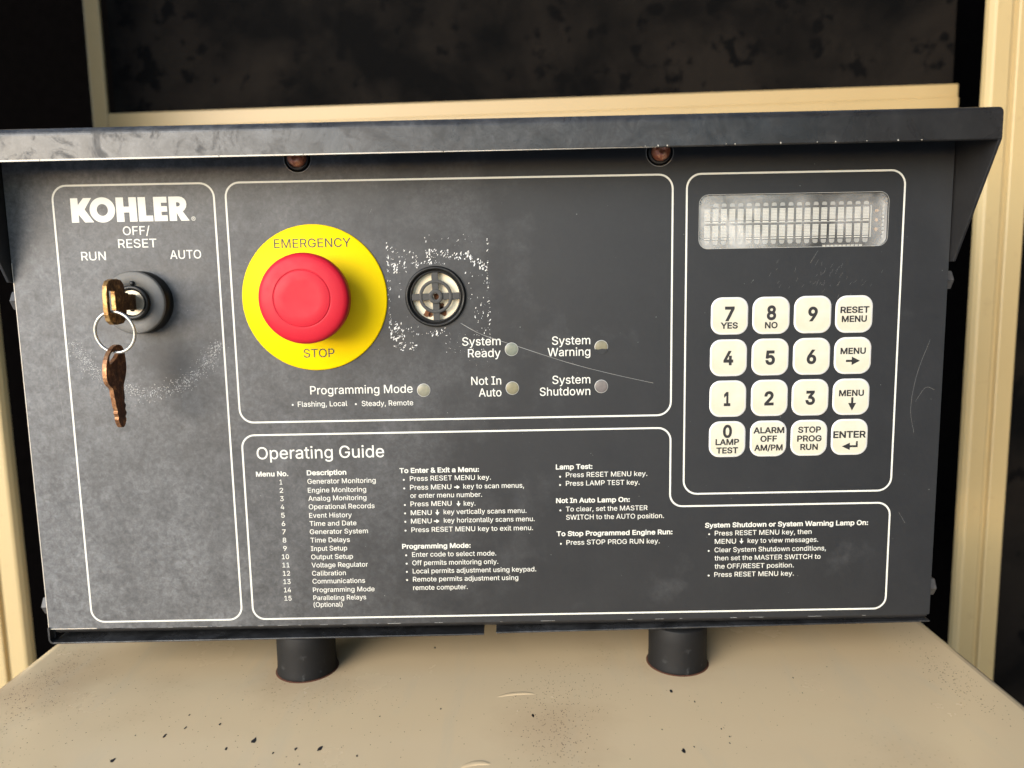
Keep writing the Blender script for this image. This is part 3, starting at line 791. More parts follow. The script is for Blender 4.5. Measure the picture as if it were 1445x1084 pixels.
# ------------------------------------------------------------------ ground outside
M['ground'] = simple('pale_concrete', (.42, .42, .42), .9, var=.25, scale=6)
g = MB(); g.add([(-14000, -14000, -900), (14000, -14000, -900), (14000, 1500, -900), (-14000, 1500, -900)], [(0, 1, 2, 3)])
tag(g.build('ground', M['ground']), kind='structure')

# ------------------------------------------------------------------ enclosure behind
def enclosure():
    # far frame: upright, cross rail, lining panel
    yaw = math.atan2(-70, 688)
    u = MB(); u.box(-358.0, -344.4, 340, 344, -420, 420)
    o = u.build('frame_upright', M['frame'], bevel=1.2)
    tag(o, 'narrow cream steel upright at the top left behind the black hood, meeting the cross rail', 'frame upright', 'cream steel frame of the enclosure')
    r = MB()
    # rail of two steps, slightly turned away towards the left
    def step(z0a, z1a, z0b, z1b, dy):
        A = Vector((-344.2, 340.0)); B = Vector((344.0, 270.0))
        n = Vector((B.y - A.y, -(B.x - A.x))).normalized()
        q = [A + n * dy, B + n * dy, B - n * 4, A - n * 4]
        vs = [(q[0].x, q[0].y, z0a), (q[1].x, q[1].y, z0b), (q[2].x, q[2].y, z0b), (q[3].x, q[3].y, z0a),
              (q[0].x, q[0].y, z1a), (q[1].x, q[1].y, z1b), (q[2].x, q[2].y, z1b), (q[3].x, q[3].y, z1a)]
        r.add(vs, [(0, 3, 2, 1), (4, 5, 6, 7), (0, 1, 5, 4), (1, 2, 6, 5), (2, 3, 7, 6), (3, 0, 4, 7)])
    step(143.0, 156.0, 139.5, 149.6, 0.0)
    step(128.0, 142.8, 128.0, 139.3, 1.8)
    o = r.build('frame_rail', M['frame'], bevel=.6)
    tag(o, 'long cream horizontal cross rail running just above the black hood', 'frame rail', 'cream steel frame of the enclosure')
    p = MB()
    vs = []
    A = Vector((-344.0, 352.0)); B = Vector((346.0, 282.0)); n = Vector((B.y - A.y, -(B.x - A.x))).normalized()
    q = [A, B, B - n * 20, A - n * 20]
    for z in (130, 470): vs += [(c.x, c.y, z) for c in q]
    p.add(vs, [(0, 3, 2, 1), (4, 5, 6, 7), (0, 1, 5, 4), (1, 2, 6, 5), (2, 3, 7, 6), (3, 0, 4, 7)])
    o = p.build('insulation_panel', M['foam'])
    tag(o, 'mottled brown and black foam lining panel above the cream cross rail', 'insulation panel')
    w = MB(); w.box(-900, 900, 560, 580, -700, 700)
    o = w.build('rear_wall', M['dark'])
    tag(o, 'black unlit rear wall seen through the gaps beside the control panel', 'wall')
    # door jambs left and right
    def jamb(sign, x_in, label):
        pr = [(0, 207), (.6, 203.5), (2.4, 200.6), (4, 200), (13.6, 200), (14.6, 200.4), (15.4, 203.4), (18.2, 203.4), (18.9, 200.4), (19.8, 200), (30.5, 200), (31.5, 201), (31.5, 207)]
        pr = [(x_in + sign * a, y) for a, y in pr]; n = len(pr)
        b = MB()
        b.add([(x, y, z) for z in (-420, 420) for x, y in pr], [tuple(range(n)), tuple(range(2 * n - 1, n - 1, -1))] + [(i, (i + 1) % n, (i + 1) % n + n, i + n) for i in range(n)])
        return tag(b.build('door_jamb', M['post']), label, 'door jamb', 'stepped cream door jambs beside the control panel')
    jamb(1, 322.5, 'stepped cream door jamb at the right edge beside the hood')
    jamb(-1, -363.5, 'stepped cream door jamb at the lower left edge beside the control panel')
    for s, x, lab in ((1, 356, 'black foam lining strip at the far right edge outside the cream jamb'),
                      (-1, -397, 'black foam lining strip at the far left edge outside the cream jamb')):
        a = MB(); a.box(x, x + 160, 212, 225, -420, 420) if s > 0 else a.box(x - 160, x, 212, 225, -420, 420)
        o = a.build('side_lining', M['foam']); tag(o, lab, 'insulation panel')
    d = MB(); d.box(420, 452, -800, 190, -850, 900)  # unseen slab, added to keep sky light off the right side
    tag(d.build('light_blocker', M['foam'], bevel=2), 'unseen black foam slab added to the right of the control panel to block sky light', 'light blocker')
enclosure()

# ------------------------------------------------------------------ beige housing the panel stands on
ZT = -178.0
def housing():
    b = MB()
    b.box(-243.6, 216.6, -150, 190, ZT - 120, ZT)
    o = b.build('generator_housing', M['housing'], bevel=7, seg=5)
    tag(o, 'glossy beige painted steel housing top with chips and rusty specks under the control panel', 'generator housing')
    ch = MB()
    for x, y, s in CHIPS:
        n = 8; pts = []
        for i in range(n):
            a = 2 * math.pi * i / n; r = s * .55 * random.uniform(.5, 1.15)
            pts.append((x + r * .75 * math.cos(a), y + r * 1.5 * math.sin(a), ZT + .06))
        ch.add(pts, [tuple(range(n))])
    tag(ch.build('paint_chips', M['ink'], o), kind='stuff')
    sp = MB()
    def specks(cx, cy, rx, ry, n, smax):
        for _ in range(n):
            x, y = random.gauss(cx, rx), random.gauss(cy, ry)
            if not (-234 < x < 207 and -148 < y < 120): continue
            s = random.uniform(.12, smax); k = 5
            sp.add([(x + s * random.uniform(.5, 1) * math.cos(i * 2 * math.pi / k), y + 1.3 * s * random.uniform(.5, 1) * math.sin(i * 2 * math.pi / k), ZT + .05) for i in range(k)], [tuple(range(k))])
    specks(14, -40, 9, 22, 420, .32); specks(22, -8, 14, 12, 150, .28)
    specks(-60, -35, 60, 25, 130, .28); specks(-150, -30, 40, 25, 130, .3); specks(110, -25, 50, 25, 110, .26)
    specks(-222, 5, 8, 26, 420, .34); specks(-205, -20, 18, 25, 220, .3); specks(196, -5, 5, 18, 260, .34)
    specks(-75, -14, 10, 4, 50, .25)
    tag(sp.build('rust_specks', M['rust_stain'], o), kind='stuff')
    # raised runs in the paint
    for x, y, L, w, ang in ((-1.5, -12.5, 9, 1.3, .12), (-17, -61, 6, 1.5, .15)):
        dr = MB(); pts = []
        for i in range(13):
            t = i / 12 * 2 - 1
            pts.append((x + t * L, y + ang * t * L - 1.8 * t * t))
        vs = []; k = 7
        for i, (px, py) in enumerate(pts):
            ww = w * math.sqrt(max(0.0, 1 - (i / 6 - 1) ** 2)) + .02
            for j in range(k):
                a = math.pi * j / (k - 1)
                vs.append((px, py + ww * math.cos(a), ZT - .05 + .2 * ww * math.sin(a)))
        dr.add(vs, [(i * k + j, (i + 1) * k + j, (i + 1) * k + j + 1, i * k + j + 1) for i in range(12) for j in range(k - 1)], True)
        dr.build('paint_run', M['housing'], o)
    return o
housing()

def mount(x, label):
    t = thing('rubber_mount', label, 'rubber mount', (x, 14, ZT), 'black rubber mounts under the control panel')
    m = MB()
    m.lathe([(0, -157.2), (13.3, -157.2), (13.6, -158), (13.6, -164), (13.6, -172), (13.75, -175.5), (14.0, -177.2), (13.9, -177.9), (0, -177.9)], x, 0, 72, 'Z', 14)
    m.build('rubber_body', M['rubber'], t)
    f = MB(); f.lathe([(0, -177.75), (14.35, -177.75), (14.7, -178.0)], x, 0, 72, 'Z', 14)
    f.build('rusty_ring', M['rust_stain'], t)
mount(-101.3, 'black rubber mount on the beige housing below the guide\'s menu list, left of two')
mount(75.8, 'black rubber mount on the beige housing below the keypad side, right of two')

# ------------------------------------------------------------------ control panel unit
XL, XR, ZB, ZTOP = -214.4, 187.2, -150.2, 67.0
unit = thing('control_panel', 'black generator control panel with hood, keypad, display, red emergency stop and printed guide', 'control panel', (-13.6, 60, -157))

def circle(cx, cz, r, n=64):
    return [(cx + r * math.cos(2 * math.pi * i / n), cz + r * math.sin(2 * math.pi * i / n)) for i in range(n)]

LOCK = (-159.4, -2.7); BUZ = (-33.0, -2.5); STOP = (-85.0, -2.2)
DX0, DX1, DZ0, DZ1 = 80.1, 160.4, 15.7, 38.1
fp = MB()
plate(fp, [arc_rect(XL, ZB, XR, ZTOP, .6, 2), arc_rect(DX0, DZ0, DX1, DZ1, 3.8)[::-1], circle(*BUZ, 13.1)[::-1], circle(-89.5, 56.2, 5.6, 40)[::-1], circle(63.1, 56.0, 5.6, 40)[::-1]], 0, 2.0)
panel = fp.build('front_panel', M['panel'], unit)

c = MB()
c.box(XL, XL + 1.6, 2.05, 150, -155.0, 62)             # left wall
c.box(XR - 1.6, XR, 2.05, 150, -152.0, 63)             # right wall
c.box(XL + 1.6, XR - 1.6, 148, 150, -154, 62)          # back
c.box(XL + 1.6, XR - 1.6, 2.05, 148, 61, 62.5)         # top
c.build('case', M['case'], unit)
# turned-under lower edge of the panel
e = MB()
n = 8; prof = [(0.15, ZB - .05)] + [(0.15 + 3.2 * (1 - math.cos(math.pi / 2 * i / n)), ZB - .05 - 2.6 * math.sin(math.pi / 2 * i / n)) for i in range(1, n + 1)] + [(14, ZB - 2.65)]
vs = [(x, y, z) for x in (XL + 3, XR - 1.8) for y, z in prof]
m_ = len(prof)
e.add(vs, [(i, i + 1, i + 1 + m_, i + m_) for i in range(m_ - 1)], True)
e.build('turned_edge', M['black'], unit)
# base tray lip, in two lengths with a notch between
def lip(x0, x1, za, zb):
    b = MB()
    vs = []
    for x, z in ((x0, za), (x1, zb)):
        vs += [(x, -.8, z), (x, -.8, z - .75), (x, 146, z - .75), (x, 146, z)]
    b.add(vs, [(0, 1, 2, 3), (7, 6, 5, 4), (0, 4, 5, 1), (1, 5, 6, 2), (2, 6, 7, 3), (3, 7, 4, 0)])
    return b.build('base_lip', M['enamel'], unit, bevel=.2)
lip(XL + 1.5, -15.7, -156.2, -155.4)
lip(-10.2, XR, -154.8, -152.7)
s = MB()
pts = [(XL - .05, ZB + 1), (XL + .75, ZB + 1), (XL + .75, -154.8), (XL + 1.1, -155.8), (XL + 2.0, -156.2), (XL + 2.0, -156.95), (XL + .7, -156.5), (XL - .05, -155.2)]
s.prism(pts[::-1], -.8, 4)
s.build('corner_lip', M['enamel'], unit)
d = MB()
for k in range(46):   # paint worn off along the overlay's lower edge
    x = XL + 1 + 400 * random.random() ** 2.6
    w = random.uniform(.8, 7)
    d.box(x, min(x + w, XR - 1), -.06, .02, ZB - .02, ZB + random.uniform(.08, .2))
dd = MB(); dd.box(XL, XL + .28, -.05, .3, -150, 15); dd.box(XL + .0, XL + 22, -.07, .02, ZB - .03, ZB + .3)
d.v += []; 
tag(d.build('worn_edge', M['haze'], panel), kind='stuff')
tag(dd.build('worn_edge', M['edge'], panel), kind='stuff')

# hood
def hood():
    t = 1.4; k = .0038
    sl = lambda x: k * (x - 0)
    b = MB()
    r = 3.2
    outer = [(24, 72.0), (-10, 68.6)]
    cz, cy = 65.6 - r, -28.0 + r
    for i in range(9):
        a = math.pi / 2 * i / 8
        outer.append((cy - r * math.sin(a), cz + r * math.cos(a) + (0.0)))
    outer += [(-28.0, 53.3), (-27.4, 52.7)]
    inner = [(-26.6, 53.3), (-26.4, 62.0), (-24.6, 63.9), (-10, 67.2), (24, 70.6)]
    prof = outer + inner
    xs = [-216.0, -120, -20, 80, 189.0]
    n = len(prof)
    vs = [(x, y, z + sl(x)) for x in xs for y, z in prof]
    fs = []
    for j in range(len(xs) - 1):
        fs += [(j * n + i, j * n + (i + 1) % n, (j + 1) * n + (i + 1) % n, (j + 1) * n + i) for i in range(n)]
    fs += [tuple(range(n)), tuple(range((len(xs) - 1) * n, len(xs) * n))]
    b.add(vs, fs)
    h = b.build('hood', M['enamel'], unit, bevel=.35, angle=50)
    for x in (-216.0, 187.7):
        q = MB()
        pr = [(-27.9, 53.2), (-2.0, 7.6), (12, 7.6), (12, 68), (-10, 67), (-24.8, 63.2), (-27.4, 61)]
        pr = [(y, z + sl(x)) for y, z in pr]
        nn = len(pr)
        q.add([(x, y, z) for y, z in pr] + [(x + 1.3, y, z) for y, z in pr],
              [tuple(range(nn)), tuple(range(2 * nn - 1, nn - 1, -1))] + [(i, (i + 1) % nn, (i + 1) % nn + nn, i + nn) for i in range(nn)])
        # small stiffening return along the sloping edge
        q.build('side_gusset', M['case'], h, bevel=.3)
    w = MB()
    x = -216.0
    while x < 40:
        L = random.uniform(25, 90)
        x1 = min(x + L, 60)
        taper = lambda q: max(.05, .6 * min(1, (70 - q) / 200))
        h0, h1 = taper(x), taper(x1)
        w.add([(x, -28.06, 52.95 + sl(x)), (x1, -28.06, 52.95 + sl(x1)), (x1, -28.06, 52.95 + h1 + sl(x1)), (x, -28.06, 52.95 + h0 + sl(x))], [(0, 1, 2, 3)])
        x = x1 + random.uniform(.15, .5) * (1 if x < -60 else 8)
    for x in (52, 57, 60.5, 83, 86.5, 104, 118, 125, 137, 149, 158):
        s = random.uniform(.1, .24)
        w.add([(x - s, -28.06, 53.5 + sl(x) - s), (x + s, -28.06, 53.4 + sl(x) - s), (x + s * .7, -28.06, 53.5 + sl(x) + s), (x - s * .8, -28.06, 53.5 + sl(x) + s)], [(0, 1, 2, 3)])
    tag(w.build('worn_edge', M['edge'], h), kind='stuff')
    return h
hood()

def hood_screw(x, z):
    a = MB(); a.lathe([(0, 2.2), (5.5, 2.2), (5.55, 2.0)], x, z, 40)
    a.lathe([(4.7, 1.2), (4.7, -.4), (3.6, -.5), (3.4, -.3)], x, z, 40)
    w = a.build('screw', M['black'], unit)
    h = MB(); h.lathe([(4.5, .2), (4.6, -.6), (4.2, -.9), (3.9, -.7)], x + .1, z - .1, 48); h.build('washer', M['grey_plastic'], w)
    h = MB(); h.lathe([(3.8, 0), (3.8, -2.6), (3.3, -4.2), (2.2, -5.2), (1.0, -5.5), (.8, -4.8), (0, -4.8)], x + .2, z + .2, 40)
    h.build('screw_head', M['rust'], w)
    g = MB(); ribbon(g, circle(x, z, 5.75, 48), .22, -.03); g.build('hole_edge', M['haze'], w)
hood_screw(-89.5, 56.2); hood_screw(63.1, 56.0)

def side_bolt(x, z, s):
    b = MB()
    b.lathe([(0, x), (5.2, x), (5.2, x + s * 1.1), (0, x + s * 1.1)], 0, z, 32, 'X', 8)
    b.lathe([(0, x + s * 1.1), (4.5, x + s * 1.1), (4.5, x + s * 4.6), (3.9, x + s * 5.2), (0, x + s * 5.2)], 0, z, 6, 'X', 8)
    for i in range(len(b.sm)): b.sm[i] = False
    b.build('side_bolt', M['bolt'], unit)
side_bolt(XL, -1.0, -1); side_bolt(XL, -141.2, -1); side_bolt(XR, .6, 1); side_bolt(XR, -139.5, 1)

# ---- printed border lines
YB = -.03
def border(corners, r=6.0):
    b = MB(); ribbon(b, round_path(corners, r), .78, YB)
    b.build('border_line', M['print'], panel)
border([(-194.2, 46.9), (-125.7, 46.9), (-125.7, -147.0), (-194.2, -147.0)])
border([(-120.7, 46.9), (68.7, 46.9), (68.7, -56.1), (-120.7, -56.1)])
border([(74.7, 46.9), (166.9, 46.9), (166.9, -91.9), (74.7, -91.9)])
gb = MB()
cs = [(-120.6, -61.8), (68.7, -61.8), (68.7, -97.5), (167.0, -97.5), (167.0, -147.0), (-120.6, -147.0)]
ribbon(gb, round_path(cs, 5.6), .78, YB)
gb.build('border_line', M['print'], panel)

# ---- lettering
def lettering(block, name, parent, y, m=None):
    b = MB()
    for blk, s, x, z, w, em, bold in TEXT:
        if blk == block: text(b, s, x, z, w, em, bold, y)
    return b, name, parent, m or M['print']
def arrow_pts(cx, cz, d, L, W, sh, hl):
    """arrow outline pointing right or down"""
    p = [(-L / 2, -sh / 2), (L / 2 - hl, -sh / 2), (L / 2 - hl, -W / 2), (L / 2, 0), (L / 2 - hl, W / 2), (L / 2 - hl, sh / 2), (-L / 2, sh / 2)]
    if d == 'd': p = [(y, -x) for x, y in p]
    return [(cx + x, cz + y) for x, y in p]
b, nm, pr, mm_ = lettering('guide', 'guide_lettering', panel, YB)
for x, z in BUL:
    if z < -60: b.sheet(circle(x, z, .42, 12), YB)
for x, z, d in ARR:
    b.sheet(arrow_pts(x, z, d, 2.5, 1.9, .5, 1.35), YB)
b.build(nm, mm_, pr)
b, nm, pr, mm_ = lettering('switch', 'switch_lettering', panel, YB); b.build(nm, mm_, pr)
for words in ((0, 2), (2, 4), (4, 6), (6, 8), (8, 11)):
    b = MB()
    for blk, st, x, z, w, em, bold in [t for t in TEXT if t[0] == 'lamp'][slice(*words)]: text(b, st, x, z, w, em, bold, YB)
    if words[0] == 8:
        for x, z in BUL:
            if z > -60: b.sheet(circle(x, z, .42, 12), YB)
    b.build('lamp_lettering', M['print'], panel)

def maker_name():
    K = [(85, 0), (160, 0), (160, 83), (220, 0), (312, 0), (225, 136), (301, 255), (218, 255), (160, 183), (160, 255), (85, 255)]
    H = [(548, 0), (625, 0), (625, 97), (680, 97), (680, 0), (757, 0), (757, 255), (680, 255), (680, 158), (625, 158), (625, 255), (548, 255)]
    L = [(773, 0), (920, 0), (920, 60), (850, 60), (850, 254), (773, 254)]
    E = [(932, 0), (1068, 0), (1068, 60), (1008, 60), (1008, 98), (1068, 98), (1068, 155), (1008, 155), (1008, 192), (1068, 192), (1068, 254), (932, 254)]
    R = [(1087, 0), (1163, 0), (1163, 85), (1205, 0), (1290, 0), (1226, 98), (1248, 117), (1262, 142), (1268, 172), (1263, 205), (1248, 230), (1224, 247), (1195, 254), (1087, 254)]
    Rh = [(1163, 150), (1163, 194), (1182, 194), (1196, 187), (1202, 172), (1196, 157), (1182, 150)]
    O = [(406 + 130 * math.cos(i * math.pi / 24), 128 + 132 * math.sin(i * math.pi / 24)) for i in range(48)]
    Oh = [(406 + 57 * math.cos(-i * math.pi / 20), 128 + 62 * math.sin(-i * math.pi / 20)) for i in range(40)]
    b = MB()
    f = lambda P: [(-186.8 + (u - 85) * .0416, 31.5 + v * .0398) for u, v in P]
    for g in ([K], [O, Oh], [H], [L], [E], [R, Rh]):
        vs, fs = flat_fill([f(p) for p in g]); b.add([(x, YB, z) for x, z in vs], fs)
    ribbon(b, circle(-135.0, 32.3, .78, 28), .17, YB)
    text(b, 'R', -135.3, 31.85, .68, 1.25, 0, YB)
    b.build('maker_lettering', M['print'], panel)
maker_name()

# ---- emergency stop
es = MB(); es.lathe([(0, -1.0), (30.7, -1.0), (31.2, -.6), (31.2, 0)], *STOP, 128)
stop = es.build('emergency_stop', M['yellow'], unit)
for blk, st, x, z, w, em, bold in [t for t in TEXT if t[0] == 'stop']:
    b = MB(); text(b, st, x, z, w, em, bold, -1.04); b.build('legend_lettering', M['grey_ink'], stop)
q = MB(); q.lathe([(12.5, -1.0), (12.5, -11.0), (16.8, -11.4)], *STOP, 64); q.build('button_stem', M['black_plastic'], stop)
q = MB()
q.lathe([(12.6, -11.0), (17.4, -11.3), (18.2, -12.4), (18.5, -14.4), (18.55, -16.8), (18.3, -18.2), (17.6, -19.1), (16.4, -19.65), (14.4, -20.05), (12.0, -20.4), (11.75, -20.4), (11.55, -20.0), (11.35, -20.4), (11.1, -20.52), (7, -20.4), (3, -20.3), (0, -20.28)], *STOP, 128)
q.build('mushroom_cap', M['red'], stop)

# ---- key switch
lx, lz = LOCK
q = MB(); q.lathe([(13.3, 0), (13.25, -7.0), (12.9, -7.05)], lx, lz, 96)
sw = q.build('key_switch', M['black_plastic'], unit)
q = MB(); q.lathe([(13.25, -7.0), (13.0, -7.8), (12.6, -8.1), (7.2, -8.1), (7.1, -7.6)], lx, lz, 96); q.build('bezel', M['bezel'], sw)
q = MB(); q.lathe([(7.2, -7.4), (7.2, -9.6), (6.8, -10.0), (5.7, -10.0), (5.4, -9.4), (5.4, -7)], lx, lz, 64); q.build('collar', M['black_plastic'], sw)
q = MB(); plate(q, [circle(lx, lz, 5.2, 48), [(lx - .9 , lz - 3.6), (lx + .9, lz - 3.6), (lx + .9, lz + 3.6), (lx - .9, lz + 3.6)][::-1]], -9.3, -6); q.build('plug', M['nickel'], sw)
q = MB(); q.lathe([(0, -9.2), (.8, -9.2), (.95, -8.8), (.95, -8)], lx + .3, lz + 8.1, 20); q.build('index_pin', M['black_plastic'], sw)

# ---- buzzer
bx_, bz_ = BUZ
q = MB()
q.lathe([(13.0, 4), (13.0, -1.2), (12.6, -1.7), (11.9, -1.7), (11.5, -1.2), (11.5, .2), (11.1, .3), (11.0, -.4), (10.6, -.5), (10.3, -.1), (10.3, 5)], bx_, bz_, 96)
bz = q.build('buzzer', M['black_plastic'], unit)
q = MB(); q.lathe([(10.4, 2.9), (5, 3.3), (0, 3.5)], bx_, bz_, 64); q.build('paper_cone', M['cone'], bz)
q = MB()
for i in range(24):
    a = 2 * math.pi * i / 24 + .1
    for r0, r1 in ((12.0, 12.5),):
        if i % 3 == 2: continue
        cs_ = [(r0, a - .09), (r1, a - .09), (r1, a + .09), (r0, a + .09)]
        q.prism([(bx_ + r * math.cos(t), bz_ + r * math.sin(t)) for r, t in cs_], -2.0, -1.6)
q.build('thread_lugs', M['black_plastic'], bz)
q = MB()
for k in range(4):
    a = k * math.pi / 2 + .02
    ca, sa_ = math.cos(a), math.sin(a)
    for r0, r1, w in ((2.6, 10.4, 1.45),):
        pts = [(r0, -w), (r1, -w), (r1, w), (r0, w)]
        q.prism([(bx_ + u * ca - v * sa_, bz_ + u * sa_ + v * ca) for u, v in pts], -.1, .7)
def ring_prism(mb, ro, ri, y0, y1):
    mb.lathe([(ro, y1), (ro, y0), (ri, y0), (ri, y1)], bx_, bz_, 64)
ring_prism(q, 7.2, 5.8, -.3, .9); ring_prism(q, 3.1, 1.35, -.6, 1.2)
q.build('grille', M['grey_plastic'], bz, bevel=.15)
q = MB()
for dx, dz, s in ((-3.9, -7.3, 1.7), (2.6, -7.0, 1.7), (1.7, -4.1, 1.6), (0, 0, 1.7), (2.3, -5.3, 1.1), (-2.6, -7.9, 1.0)):
    fleck(q, bx_ + dx, bz_ + dz, s, 2.6, 1.2, random.random() * 3, 11)
q.build('corrosion', M['corrosion'], bz)

# ---- adhesive residue where a label was torn off round the buzzer
q = MB()
def fl(x0, x1, z0, z1, n, s0, s1, el=2.0, ang=1.25, curve=None):
    for _ in range(int(n * .62)):
        x, z = random.uniform(x0, x1), random.uniform(z0, z1)
        if curve: z = z + curve(x)
        if math.hypot(x - bx_, z - bz_) < 13.8: continue
        s = random.uniform(s0, s1) * random.uniform(.45, 1.25)
        if random.random() < .16: s *= 1.5
        fleck(q, x, z, s, -.03, random.uniform(1.1, el + 1.2), ang + random.gauss(0, .35), random.choice((5, 6, 7, 9)))
fl(-53.6, -52.4, -20, 22, 70, .06, .22); fl(-10.9, -9.7, -21, 23, 80, .06, .24); fl(-16.5, -10.5, -20, 8, 60, .05, .2)
fl(-53, -40, 11, 20, 46, .08, .3); fl(-53.5, -45, 8, 13, 60, .08, .34); fl(-37, -27, 14, 17.5, 90, .08, .34, 1.6)
fl(-27, -19, 13, 16.5, 44, .07, .3); fl(-19, -11, 8, 12, 70, .1, .38, 2.0, 1.2, lambda x: -(x + 15) * .75 + 2)
fl(-44, -27, 9.5, 13.5, 44, .07, .26); fl(-44, -29, 11.5, 12.2, 26, .06, .2, 1.4, 0)
fl(-53, -47, -21, -13, 70, .1, .36); fl(-52, -42, -25.5, -22, 55, .08, .3, 1.6, .2); fl(-47, -28, -19.5, -15, 70, .06, .22)
fl(-49, -46, -3, 4, 8, .08, .25); fl(-20, -17, -4, 8, 14, .05, .18); fl(-40, -16, 18, 24, 30, .05, .16)
fl(-30, -12, -27, -18, 70, .04, .11, 1.5); fl(-20, -8, -33, -20, 36, .03, .1, 1.4)
tag(q.build('adhesive_residue', M['scuff'], panel), kind='stuff')

# ---- scratches
def spline_pts(P, n=10):
    out = []
    for i in range(len(P) - 1):
        p0, p1, p2, p3 = (Vector(P[max(0, min(len(P) - 1, j))]) for j in (i - 1, i, i + 1, i + 2))
        for k in range(n):
            t = k / n
            out.append(tuple(.5 * (2 * p1 + (p2 - p0) * t + (2 * p0 - 5 * p1 + 4 * p2 - p3) * t * t + (3 * p1 - p0 - 3 * p2 + p3) * t ** 3)))
    return out + [P[-1]]
q = MB()
sp = spline_pts([(-22.6, -14.1), (-13.5, -19.2), (1.8, -24.6), (23.3, -32.0), (41.8, -37.2), (61, -41.8)])
ribbon(q, sp, [.05 + .16 * abs(math.sin(i * .35)) * (1 - i / len(sp)) + .05 for i in range(len(sp))], -.035, False)
for P in ([(181, -25), (176, -40), (174, -55), (176, -66)], [(176, -52), (180, -46), (184, -47)], [(143, -8), (146, -4.5)], [(128, 9), (131, 14)], [(171, -102), (174, -107)], [(-200, -20), (-198, -60)], [(-60, 33), (-59, 35)]):
    s2 = spline_pts(P); ribbon(q, s2, .055, -.035, False)
for _ in range(42):
    x, z = random.gauss(128, 14), random.gauss(2, 4)
    a = random.gauss(1.1, .25); L = random.uniform(.6, 2.6)
    ribbon(q, [(x, z), (x + L * math.cos(a), z + L * math.sin(a))], .03, -.035, False)
tag(q.build('scratches', M['haze'], panel), kind='stuff')
q = MB()
for _ in range(1900):
    a = math.radians(random.uniform(206, 332)); g = random.gauss(0, 1.0)
    dens = .35 + .65 * abs(math.sin(a * 5.1 + 1.0)) * abs(math.cos(a * 2.3))
    if random.random() > dens: continue
    r = 37.6 + g * (1.0 + 1.6 * random.random()) + 1.2 * math.sin(a * 3)
    fleck(q, lx + r * math.cos(a), lz - .5 + r * math.sin(a), random.uniform(.04, .14), -.03, 1.9, a + 1.57 + random.gauss(0, .5), 5)
tag(q.build('rubbed_arc', M['rubbed'], panel), kind='stuff')
q = MB()
for _ in range(90):
    x, z = random.uniform(XL + 3, XR - 3), random.uniform(ZB + 3, 48)
    fleck(q, x, z, random.uniform(.05, .17), -.03, 1.5, random.random() * 3, 5)
tag(q.build('dust_specks', M['haze'], panel), kind='stuff')

# ---- indicator lamps
def lamp(x, z, col, label, covered=False):
    a = N('lamp_lens')
    a.set(color=a.mix(a.ramp(a.noise(260, 3), (.3, 0.0), (.7, 1.0)), tuple(c * .36 for c in col), tuple(min(1, c * .64) for c in col)), rough=.3, spec=.5)
    r = MB(); r.lathe([(2.95, .1), (2.95, -.08), (2.72, -.1)], x, z, 40)
    o = r.build('indicator_lamp', M['pad'], unit); o['label'] = label
    l = MB(); l.lathe([(2.72, -.09), (2.2, -.2), (1.2, -.28), (0, -.3)], x, z, 40); l.build('lens', a.m, o)
    if covered:
        s = MB(); pts = [(x + 3.0 * math.cos(math.radians(t)), z + 3.0 * math.sin(math.radians(t))) for t in range(198, 343, 8)]
        pts += [(x + 1.6, z - .9), (x + .4, z - .75), (x - 1.4, z - 1.1)]
        s.prism(pts, -.42, 0); s.build('shutter', M['panel'], o)
lamp(*LAMPS[0], (.30, .33, .26), 'greenish System Ready lamp'); lamp(*LAMPS[1], (.34, .31, .20), 'System Warning lamp with its lower third dark', True)
lamp(*LAMPS[2], (.36, .33, .20), 'yellowish Not In Auto lamp'); lamp(*LAMPS[3], (.27, .24, .23), 'greyish pink System Shutdown lamp')
lamp(*LAMPS[4], (.38, .37, .27), 'pale yellow Programming Mode lamp')

# ---- display
cx0, cx1 = 80.1, 160.4
q = MB(); q.box(DX0 - 2, DX1 + 2, 3.2, 5.0, DZ0 - 2, DZ1 + 2)
disp = q.build('display', M['board'], unit)
q = MB()
ribbon(q, arc_rect(DX0 - .1, DZ0 - .1, DX1 + .1, DZ1 + .1, 3.9), .16, -.03)
q.build('window_rim', M['pad'], disp)
q = MB()
for (a, b_) in (((DX0 - 2, DZ0 - 2, DX0 - 1.9, DZ1 + 2), 0),): pass
ring = arc_rect(DX0 - .05, DZ0 - .05, DX1 + .05, DZ1 + .05, 3.85)
m_ = len(ring)
q.add([(x, 2.02, z) for x, z in ring] + [(x, 3.19, z) for x, z in ring], [(i, (i + 1) % m_, (i + 1) % m_ + m_, i + m_) for i in range(m_)])
q.build('window_wall', M['grey_plastic'], disp)
q = MB()
pitch = 3.585
for row, zt in ((0, 32.4), (1, 25.4)):
    for k in range(20):
        x0 = 83.0 + k * pitch
        for i in range(5):
            for j in range(8):
                q.add([(x0 + i * .51, 3.1, zt - j * .62), (x0 + i * .51 + .46, 3.1, zt - j * .62), (x0 + i * .51 + .46, 3.1, zt - j * .62 - .53), (x0 + i * .51, 3.1, zt - j * .62 - .53)], [(0, 1, 2, 3)])
        q.add([(x0, 3.1, zt - 5.3), (x0 + 2.5, 3.1, zt - 5.3), (x0 + 2.5, 3.1, zt - 5.8), (x0, 3.1, zt - 5.8)], [(0, 1, 2, 3)])
q.build('character_cells', M['cell'], disp)
q = MB()
